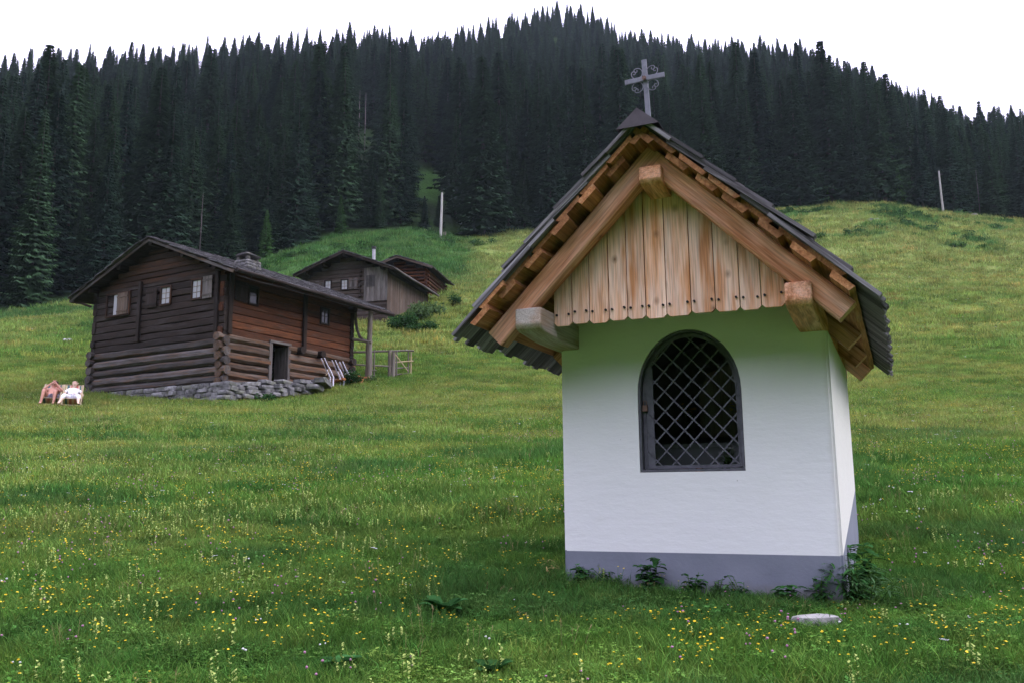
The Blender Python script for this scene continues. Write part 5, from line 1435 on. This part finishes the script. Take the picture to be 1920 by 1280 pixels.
shrub(848, 588, 55.5, (.75, .6, .7), 600, .13, "small round dark shrub at the hay barn's right corner")
shrub(790, 606, 47.5, (1.0, .7, .6), 700, .13, "low green shrub in front of the tall pale weeds")
shrub(663, 703, 34.6, (.42, .4, .62), 800, .09, "leafy shrub at the foot of the porch post")
shrub(692, 708, 35.2, (.4, .35, .35), 300, .08, "low weeds in front of the porch post", 'bush_pale')
shrub(500, 733, 29.9, (.5, .3, .40), 420, .09, "weeds growing in front of the dry stone wall")
for px, Y, h, lab in ((1560, 118, 6, "young bright green larch at the forest edge left of the leaning pole"), (1655, 119, 5, "small bright green tree between chapel roof and leaning pole"), (1690, 119.5, 5.5, "feathery green tree just left of the leaning pole"), (640, 99, 5, "small light green tree at the forest edge above the brown hut"), (500, 93, 6, "light green young tree above the big hut's chimney")):
    x = float(ray(px, 400)[0] / ray(px, 400)[1]) * Y; g = gz(x, Y); cm, tm = spruce_meshes(int(px), 20, 3.4, .9, True)
    r_ = thing("young_tree", lab, "young tree", (x, Y, g)); s = h / 20; w_ = 1.2; r_.scale = (s * w_, s * w_, s)
    for nm, m_ in (("crown", cm), ("trunk", tm)):
        o = bpy.data.objects.new(nm, m_); COL.objects.link(o); o.parent = r_

def lobed_leaf(mb, p, d, L, W, rn, tone=None):
    """a bent leaf blade of six faces with a fold along the midrib"""
    d = Vector(d).normalized(); s = d.cross(Vector((0, 0, 1)))
    s = s.normalized() if s.length > .01 else Vector((1, 0, 0)); n = s.cross(d); vs = []; fs = []
    for k, (q, w_) in enumerate(((0, .08), (.3, .85), (.6, 1.0), (.85, .6), (1, .03))):
        c = Vector(p) + d * (L * q) - Vector((0, 0, 1)) * (L * .35 * q * q); vs += [c - s * W * w_ / 2 + n * W * .12 * w_, c - n * .0, c + s * W * w_ / 2 + n * W * .12 * w_]
    for k in range(4):
        b = k * 3; fs += [(b, b + 1, b + 4, b + 3), (b + 1, b + 2, b + 5, b + 4)]
    mb.add(vs, fs, None, rn.random() if tone is None else tone)
def weed(pt, h, n, L, W, label, mat='weed', name="leafy_weed", spread=.12, stem_n=4, cat="weed"):
    pt = Vector(pt); pt.z = gz(pt.x, pt.y) - .01; t = thing(name, label, cat, pt); rn = random.Random(int(abs(pt.x) * 1000) + n); lf = MB(4); st = MB(5)
    for k in range(stem_n):
        a = rn.uniform(0, 6.28); q = spread * rn.random(); tip = Vector((q * math.cos(a), q * math.sin(a), h * rn.uniform(.55, 1)))
        st.tube([(tip.x * .2, tip.y * .2, 0), tip * .55, tip], .004, 4, r_end=.002)
        for j in range(n // stem_n):
            f = rn.uniform(.1, 1); p = tip * f; aa = rn.uniform(0, 6.28); lobed_leaf(lf, p, (math.cos(aa), math.sin(aa), rn.uniform(-.1, .6)), L * rn.uniform(.6, 1.15), W * rn.uniform(.7, 1.2), rn)
    lf.build("leaves", M[mat], t, False); st.build("stalks", M['stem'], t)
weed(chapel_pt(.18, -.10, 0), .22, 60, .07, .05, "dark round-leaved weed by the plinth's left end")
weed(chapel_pt(.70, -.10, 0), .33, 80, .085, .065, "tallest leafy weed in front of the plinth, below the grille")
weed(chapel_pt(.98, -.12, 0), .17, 60, .075, .055, "low leafy weed right of the tallest one at the plinth")
weed(chapel_pt(1.35, -.10, 0), .20, 34, .06, .035, "thin leafy weed before the right half of the plinth")
weed(chapel_pt(1.62, -.12, 0), .15, 44, .10, .05, "spreading low weed near the plinth's right corner")
weed(chapel_pt(2.06, .02, 0), 0.40, 190, .12, .018, "tall feathery plant at the chapel's right corner", 'weed', spread=.20, stem_n=7)
weed(chapel_pt(2.16, .12, 0), .28, 150, .12, .017, "pale feathery plant beside the chapel's right corner", 'weed_pale', spread=.22, stem_n=7)
weed(chapel_pt(2.10, .55, 0), .36, 80, .14, .05, "leafy stalks along the chapel's side wall", 'weed', spread=.16, stem_n=5)
weed(chapel_pt(.40, -.06, 0), .15, 70, .05, .03, "small leafy tuft between the first two weeds at the plinth", spread=.16, stem_n=6)
weed(chapel_pt(1.16, -.06, 0), .15, 90, .05, .03, "fine-leaved tuft below the grille's right edge at the plinth", 'weed_pale', spread=.18, stem_n=8)
weed(chapel_pt(1.84, -.05, 0), .20, 90, .07, .03, "dark leafy tuft just left of the chapel's right corner", spread=.15, stem_n=6)
weed(chapel_pt(-.14, -.02, 0), .20, 60, .09, .008, "straw-coloured dry grass tuft at the plinth's left corner", 'straw_leaf', spread=.10, stem_n=5)
def dock(pt, label, n=9, L=.24, W=.10, mat='weed_pale'):
    pt = Vector(pt); pt.z = gz(pt.x, pt.y); t = thing("dock_plant", label, "dock plant", pt); lf = MB(6); rn = random.Random(n + int(pt.x * 100))
    for k in range(n):
        a = 6.283 * k / n + rn.uniform(-.3, .3); lobed_leaf(lf, (math.cos(a) * .02, math.sin(a) * .02, .02), (math.cos(a), math.sin(a), rn.uniform(.5, 1.3)), L * rn.uniform(.7, 1.1), W * rn.uniform(.8, 1.2), rn)
    lf.build("leaves", M[mat], t)
pd = at(830, 1150, 5.9); dock(pd, "large broad-leaved dock plant in the meadow, left of the chapel", 12, .20, .10, 'weed')
pd = at(925, 1262, 4.62); dock(pd, "broad-leaved plant at the very bottom of the meadow, centre", 9, .13, .085, 'weed')
pd = at(640, 1240, 4.75); dock(pd, "large-leaved plant low in the meadow, left of centre", 9, .13, .08, 'weed')

# ------------------------------------------------------------------ grass and flowers
def tuft(seed, n, h, spread, wd, segs=3, lean=.5, kinds=1.0):
    rn = random.Random(seed); V = []; Fc = []; T = []
    for k in range(n):
        a = rn.uniform(0, 6.28); q = spread * math.sqrt(rn.random()); bx, by = q * math.cos(a), q * math.sin(a)
        L = h * rn.uniform(.45, 1.1); d = rn.uniform(0, 6.28); ln = lean * rn.uniform(.15, 1.0) * L; w_ = wd * rn.uniform(.6, 1.3); fx = rn.uniform(0, 3.14)
        sx, sy = math.cos(fx) * w_ / 2, math.sin(fx) * w_ / 2; b = len(V); tone = min(1, max(0, rn.gauss(.5, .25)))
        for s in range(segs + 1):
            u = s / segs; cx, cy, cz = bx + math.cos(d) * ln * u * u, by + math.sin(d) * ln * u * u, L * u * (1 - .18 * u)
            if s < segs: V += [(cx - sx * (1 - u * .6), cy - sy * (1 - u * .6), cz), (cx + sx * (1 - u * .6), cy + sy * (1 - u * .6), cz)]; T += [tone * (.8 + .2 * u)] * 2
            else: V.append((cx, cy, cz)); T.append(min(1, tone * 1.1))
        for s in range(segs - 1): Fc.append((b + 2 * s, b + 2 * s + 1, b + 2 * s + 3, b + 2 * s + 2))
        Fc.append((b + 2 * segs - 2, b + 2 * segs - 1, b + 2 * segs))
    return V, Fc, T
def mesh_of(name, V, Fc, T, mats, mi=None):
    me = bpy.data.meshes.new(name); me.from_pydata(V, [], Fc); me.update()
    a = me.attributes.new("tone", 'FLOAT', 'POINT'); a.data.foreach_set("value", np.array(T, np.float32))
    for m in mats: me.materials.append(m)
    if mi: me.polygons.foreach_set("material_index", np.array(mi, np.int32))
    return bpy.data.objects.new(name, me)
def herb(seed, n, h, spread, ls):
    """small leaves held at several heights: clover, lady's mantle and the like"""
    rn = random.Random(seed); V = []; Fc = []; T = []
    for k in range(n):
        a = rn.uniform(0, 6.28); q = spread * math.sqrt(rn.random()); p = Vector((q * math.cos(a), q * math.sin(a), h * rn.uniform(.15, 1))); l = ls * rn.uniform(.6, 1.3); tone = min(1, max(0, rn.gauss(.45, .22)))
        for j in range(3):
            t = a + j * 2.09 + rn.uniform(-.3, .3); d = Vector((math.cos(t), math.sin(t), rn.uniform(-.3, .5))); s = d.cross(Vector((0, 0, 1))).normalized() * l * .42; b = len(V)
            V += [tuple(p), tuple(p + d * l * .6 + s), tuple(p + d * l), tuple(p + d * l * .6 - s)]; T += [tone] * 4; Fc.append((b, b + 1, b + 2, b + 3))
    return V, Fc, T
gp = [mesh_of("grass_tuft", *tuft(k, 70, .15, .13, .0045, 3, .7), [M['grass']]) for k in (1, 2)]
gp += [mesh_of("grass_tuft", *tuft(3, 60, .11, .14, .0055, 2, .8), [M['grass']]), mesh_of("herb_patch", *herb(4, 70, .10, .13, .014), [M['grass']]), mesh_of("herb_patch", *herb(5, 46, .07, .13, .020), [M['grass']])]
gp += [mesh_of("grass_clump", *tuft(6, 90, .17, .24, .010, 2, .7), [M['grass']]), mesh_of("grass_clump", *tuft(7, 80, .13, .26, .012, 2, .9), [M['grass']])]
gp += [mesh_of("grass_clump", *tuft(8, 80, .34, .60, .030, 2, .6), [M['grass']]), mesh_of("grass_clump", *tuft(9, 70, .26, .62, .034, 2, .8), [M['grass']])]
rs = np.random.RandomState(11)
def band_points(y0, y1, dens, k=.62):
    mg = 3.2; A_ = k * (y1 * y1 - y0 * y0) + 2 * mg * (y1 - y0); n = int(A_ * dens); y = rs.uniform(y0, y1, 3 * n); y = y[rs.uniform(0, 1, 3 * n) < (k * y + mg) / (k * y1 + mg)][:n]; n = len(y); x = rs.uniform(-1, 1, n) * (k * y + mg); return x, y
def blocked(x, y, near=0.0):
    dx, dy = x - CX, y - CY; u = dx * math.cos(CTH) - dy * math.sin(CTH); v = dx * math.sin(CTH) + dy * math.cos(CTH)
    b = (u > -.03 - near) & (u < 2.03 + near) & (v > -.03 - near) & (v < 2.35 + near)
    dx, dy = x - HX, y - HY; u = dx * math.cos(HTH) - dy * math.sin(HTH); v = dx * math.sin(HTH) + dy * math.cos(HTH)
    b |= (u > -7.1) & (u < .25) & (v > -.1) & (v < 6.8)
    t2 = R(15.12); dx, dy = x + 7.35, y - 50; u = dx * math.cos(t2) - dy * math.sin(t2); v = dx * math.sin(t2) + dy * math.cos(t2); b |= (u > -5) & (u < .1) & (v > 0) & (v < 6.5)
    t2 = R(11.2); dx, dy = x + 5.79, y - 58; u = dx * math.cos(t2) - dy * math.sin(t2); v = dx * math.sin(t2) + dy * math.cos(t2); b |= (u > -3.9) & (u < .1) & (v > 0) & (v < 4.4)
    b |= (np.hypot(x - 1.86, y - 5.62) < .17)
    for q in (seat_a, seat_b): b |= (np.hypot(x - q.x, (y - q.y - .1) * .8) < .5)
    return b
PX = []; 
def add_band(y0, y1, dens, picks, probs, s0, s1, dark=1.0, hz=1.0):
    x, y = band_points(y0, y1, dens); keep = ~blocked(x, y); keep &= y < edge(np.clip(x / y, -.75, .75))[0] + 1
    x, y = x[keep], y[keep]; z = terrain(x, y); c, yel, fern = meadow_tint(x, y); n = len(x)
    s = rs.uniform(s0, s1, n) * (.85 + .35 * fbm(x / 1.3, y / 1.0, 61, 2)) ; hs_ = s * hz * (1 + .25 * fern) * (.8 + .5 * fbm(x / .8, y / .8, 71, 2))
    # the grass is shorter on the trodden strip before the chapel
    hs_ = hs_ * (1 - .35 * sstep(.9, .3, np.abs(y - 5.9)) * (x > -.5))
    hs_ = hs_ * .78
    PX.append((np.stack([x, y, z - .01], 1), np.stack([rs.uniform(-.12, .12, n), rs.uniform(-.12, .12, n), rs.uniform(0, 6.28, n)], 1), np.stack([s, s, hs_], 1), rs.choice(picks, n, p=probs), c * rs.uniform(.6, 1.4, (n, 1)) * (1 + np.array([.45, .05, .1]) * np.maximum(rs.normal(0, .5, (n, 1)), -.3)) * rs.uniform(.92, 1.08, (n, 3))))
add_band(2.6, 9, 150, [0, 1, 2, 3, 4], [.32, .26, .24, .12, .06], .75, 1.2)
add_band(9, 18, 62, [0, 1, 2, 3, 5], [.2, .2, .2, .15, .25], 1.0, 1.5)
add_band(18, 42, 20, [5, 6, 0], [.45, .4, .15], 1.1, 1.7)
add_band(42, 72, 4.2, [7, 8], [.5, .5], .8, 1.3)
add_band(72, 122, 1.5, [7, 8], [.5, .5], 1.1, 1.8)
cat_ = [np.concatenate([p[k] for p in PX]) for k in range(5)]
scatter("meadow_grass", *cat_, gp)["label"] = "lush meadow grass and herbs covering the slope"
print("GRASS", len(cat_[0]))

# flowers
def flower_proto(kind, seed):
    rn = random.Random(seed); mb = MB(seed)
    if kind == 'butter':
        for k in range(3):
            e = Vector((rn.uniform(-.06, .06), rn.uniform(-.06, .06), rn.uniform(.13, .22))); mb.tube([(e.x * .3, e.y * .3, 0), (e.x * .6, e.y * .6, e.z * .6), e], .0016, 3, 0)
            flower_head(mb, e, rn.uniform(.0075, .010), 1, 5, rn); flower_head(mb, e + Vector((0, 0, .004)), .006, 1, 5, rn)
    elif kind == 'rattle':
        for k in range(3):
            b = Vector((rn.uniform(-.05, .05), rn.uniform(-.05, .05), 0)); h = rn.uniform(.14, .24); mb.tube([b, b + Vector((0, 0, h))], .002, 3, 0)
            for j in range(13):
                z = h * (.45 + .55 * j / 12); a = rn.uniform(0, 6.28); p = b + Vector((0, 0, z)); d = Vector((math.cos(a), math.sin(a), .3)) * .019; s_ = d.cross(Vector((0, 0, 1))).normalized() * .0075
                mb.add([p, p + d * .6 + s_, p + d, p + d * .6 - s_ + Vector((0, 0, .008))], [(0, 1, 2, 3)], None, None, 1)
    elif kind in ('clover', 'wclover'):
        for k in range(2):
            e = Vector((rn.uniform(-.05, .05), rn.uniform(-.05, .05), rn.uniform(.12, .2))); mb.tube([(e.x * .3, e.y * .3, 0), e], .0018, 3, 0); mb.stone(e, (.015, .015, .015), 0, 1, None, .2, 1)
    elif kind == 'umbel':
        e = Vector((rn.uniform(-.04, .04), rn.uniform(-.04, .04), rn.uniform(.22, .34))); mb.tube([(0, 0, 0), e * .6, e], .0022, 3, 0)
        for j in range(16):
            a = rn.uniform(0, 6.28); q = .032 * math.sqrt(rn.random()); flower_head(mb, e + Vector((q * math.cos(a), q * math.sin(a), .008 - q * .15)), .007, 1, 5, rn)
    elif kind == 'seed':
        for k in range(4):
            b = Vector((rn.uniform(-.08, .08), rn.uniform(-.08, .08), 0)); h = rn.uniform(.2, .32); e = b + Vector((rn.uniform(-.08, .08), rn.uniform(-.08, .08), h)); mb.tube([b, (b + e) / 2, e], .0007, 3, 1)
            for j in range(7):
                p = e + (b - e) * (.03 * j); d = Vector((rn.gauss(0, .008), rn.gauss(0, .008), .012)); mb.add([p, p + d + Vector((.003, 0, 0)), p + d * 1.4], [(0, 1, 2)], None, None, 1)
    mt = {'butter': 'petal_y', 'rattle': 'petal_py', 'clover': 'petal_p', 'wclover': 'petal_w', 'umbel': 'petal_w', 'seed': 'straw'}[kind]
    ob = mb.build("wildflower", [M['stem'], M[mt]]); me = ob.data; bpy.data.objects.remove(ob); return bpy.data.objects.new("wildflower", me)
kinds = ['butter', 'butter', 'rattle', 'rattle', 'clover', 'wclover', 'umbel', 'seed']
wp = [flower_proto(k, 40 + i) for i, k in enumerate(kinds)]
FX = []
def flowers(y0, y1, dens, w8, s0, s1):
    x, y = band_points(y0, y1, dens); keep = ~blocked(x, y); keep &= y < edge(np.clip(x / y, -.75, .75))[0] - 2; x, y = x[keep], y[keep]
    c, yel, fern = meadow_tint(x, y); n = len(x); t = x / y
    ky = fbm(x / 1.6, y / 1.0, 101, 3); kr = np.clip(.2 + yel * 1.3, 0, 1) * sstep(.12, -.2, t + .02 * 0) + .15
    W = np.array(w8)[None, :] * np.ones((n, 1))
    W[:, 0:2] *= (sstep(.42, .6, ky) * 1.8 + .12)[:, None]; W[:, 2:4] *= kr[:, None] * 1.4; kp = fbm(x / 1.4, y / 1.0, 111, 2); W[:, 4] *= sstep(.5, .65, kp) * 2; W[:, 5:7] *= (sstep(.52, .66, fbm(x / 1.2, y / .9, 121, 2)) * 2 + .1)[:, None]; W[:, 7] *= .4 + yel
    tot = W.sum(1); keep = rs.uniform(0, 1, n) < np.clip(tot * (1 - .8 * fern), 0, 1); W = W / tot[:, None]
    pk = (rs.uniform(0, 1, (n, 1)) > np.cumsum(W, 1)).sum(1); pk = np.minimum(pk, 7)
    x, y, pk = x[keep], y[keep], pk[keep]; n = len(x); s = rs.uniform(s0, s1, n); short = 1 - .45 * sstep(.9, .3, np.abs(y - 5.9)) * (x > -.5)
    FX.append((np.stack([x, y, terrain(x, y) - .01], 1), np.stack([rs.uniform(-.15, .15, n), rs.uniform(-.15, .15, n), rs.uniform(0, 6.28, n)], 1), np.stack([s, s, s * short * rs.uniform(.75, 1.1, n)], 1), pk, np.ones((n, 3))))
WM = [.24, .22, .13, .09, .14, .05, .010, .06]
flowers(2.8, 9, 34, WM, .7, 1.05)
flowers(9, 18, 46, [.20, .18, .34, .30, .12, .04, .01, .14], .7, 1.05)
flowers(18, 36, 30, [.22, .2, .42, .38, .04, .02, .01, .16], .8, 1.2)
flowers(36, 70, 2.2, [.25, .25, .25, .25, .0, .03, .03, .12], 1.4, 2.1)
cf = [np.concatenate([p[k] for p in FX]) for k in range(5)]
scatter("wildflowers", *cf, wp)["label"] = "yellow, pink and white wildflowers scattered through the meadow"
print("FLOWERS", len(cf[0]))

# dark patches of low growth on the upper right slope
lowp = []
for k in range(3):
    mb = MB(900 + k); rn = random.Random(k)
    leaf_cluster(mb, (0, 0, .1), (.9, .45, .38), 420, .15, rn); ob = mb.build("low_growth", M['bush']); me = ob.data; bpy.data.objects.remove(ob); lowp.append(bpy.data.objects.new("low_growth", me))
x, y = band_points(74, 121, .35); t = x / y; keep = (fbm(x / 5, y / 3, 65, 3) > .55) & (t > .1) & (y > 84); keep |= (fbm(x / 7, y / 4, 85, 3) > .57) & (t < -.02) & (t > -.4) & (y > 70) & (rs.uniform(0, 1, len(x)) < .6); keep &= y < edge(np.clip(t, -.75, .75))[0]
x, y = x[keep], y[keep]; n = len(x); s = rs.uniform(.6, 1.3, n)
scatter("low_shrubs", np.stack([x, y, terrain(x, y)], 1), np.stack([0 * s, 0 * s, rs.uniform(0, 6.28, n)], 1), np.stack([s, s, s], 1), rs.randint(0, 3, n), np.ones((n, 3)), lowp)["label"] = "dark low shrubs dotted over the upper meadow"

# ------------------------------------------------------------------ thin mountain haze
hz = bpy.data.meshes.new("haze"); bm = bmesh.new(); bmesh.ops.create_cube(bm, size=1); bm.to_mesh(hz); bm.free()
ho = bpy.data.objects.new("haze", hz); COL.objects.link(ho); ho.scale = (900, 900, 300); ho.location = (0, 0, 137 - 1.5)
hm = bpy.data.materials.new("haze"); hm.use_nodes = True; hm.node_tree.nodes.clear()
out = hm.node_tree.nodes.new("ShaderNodeOutputMaterial"); pv = hm.node_tree.nodes.new("ShaderNodeVolumePrincipled")
pv.inputs["Color"].default_value = (.74, .92, .97, 1); pv.inputs["Density"].default_value = .00014; pv.inputs["Anisotropy"].default_value = .2
hm.node_tree.links.new(pv.outputs[0], out.inputs["Volume"]); hz.materials.append(hm); tag(ho, kind='stuff')
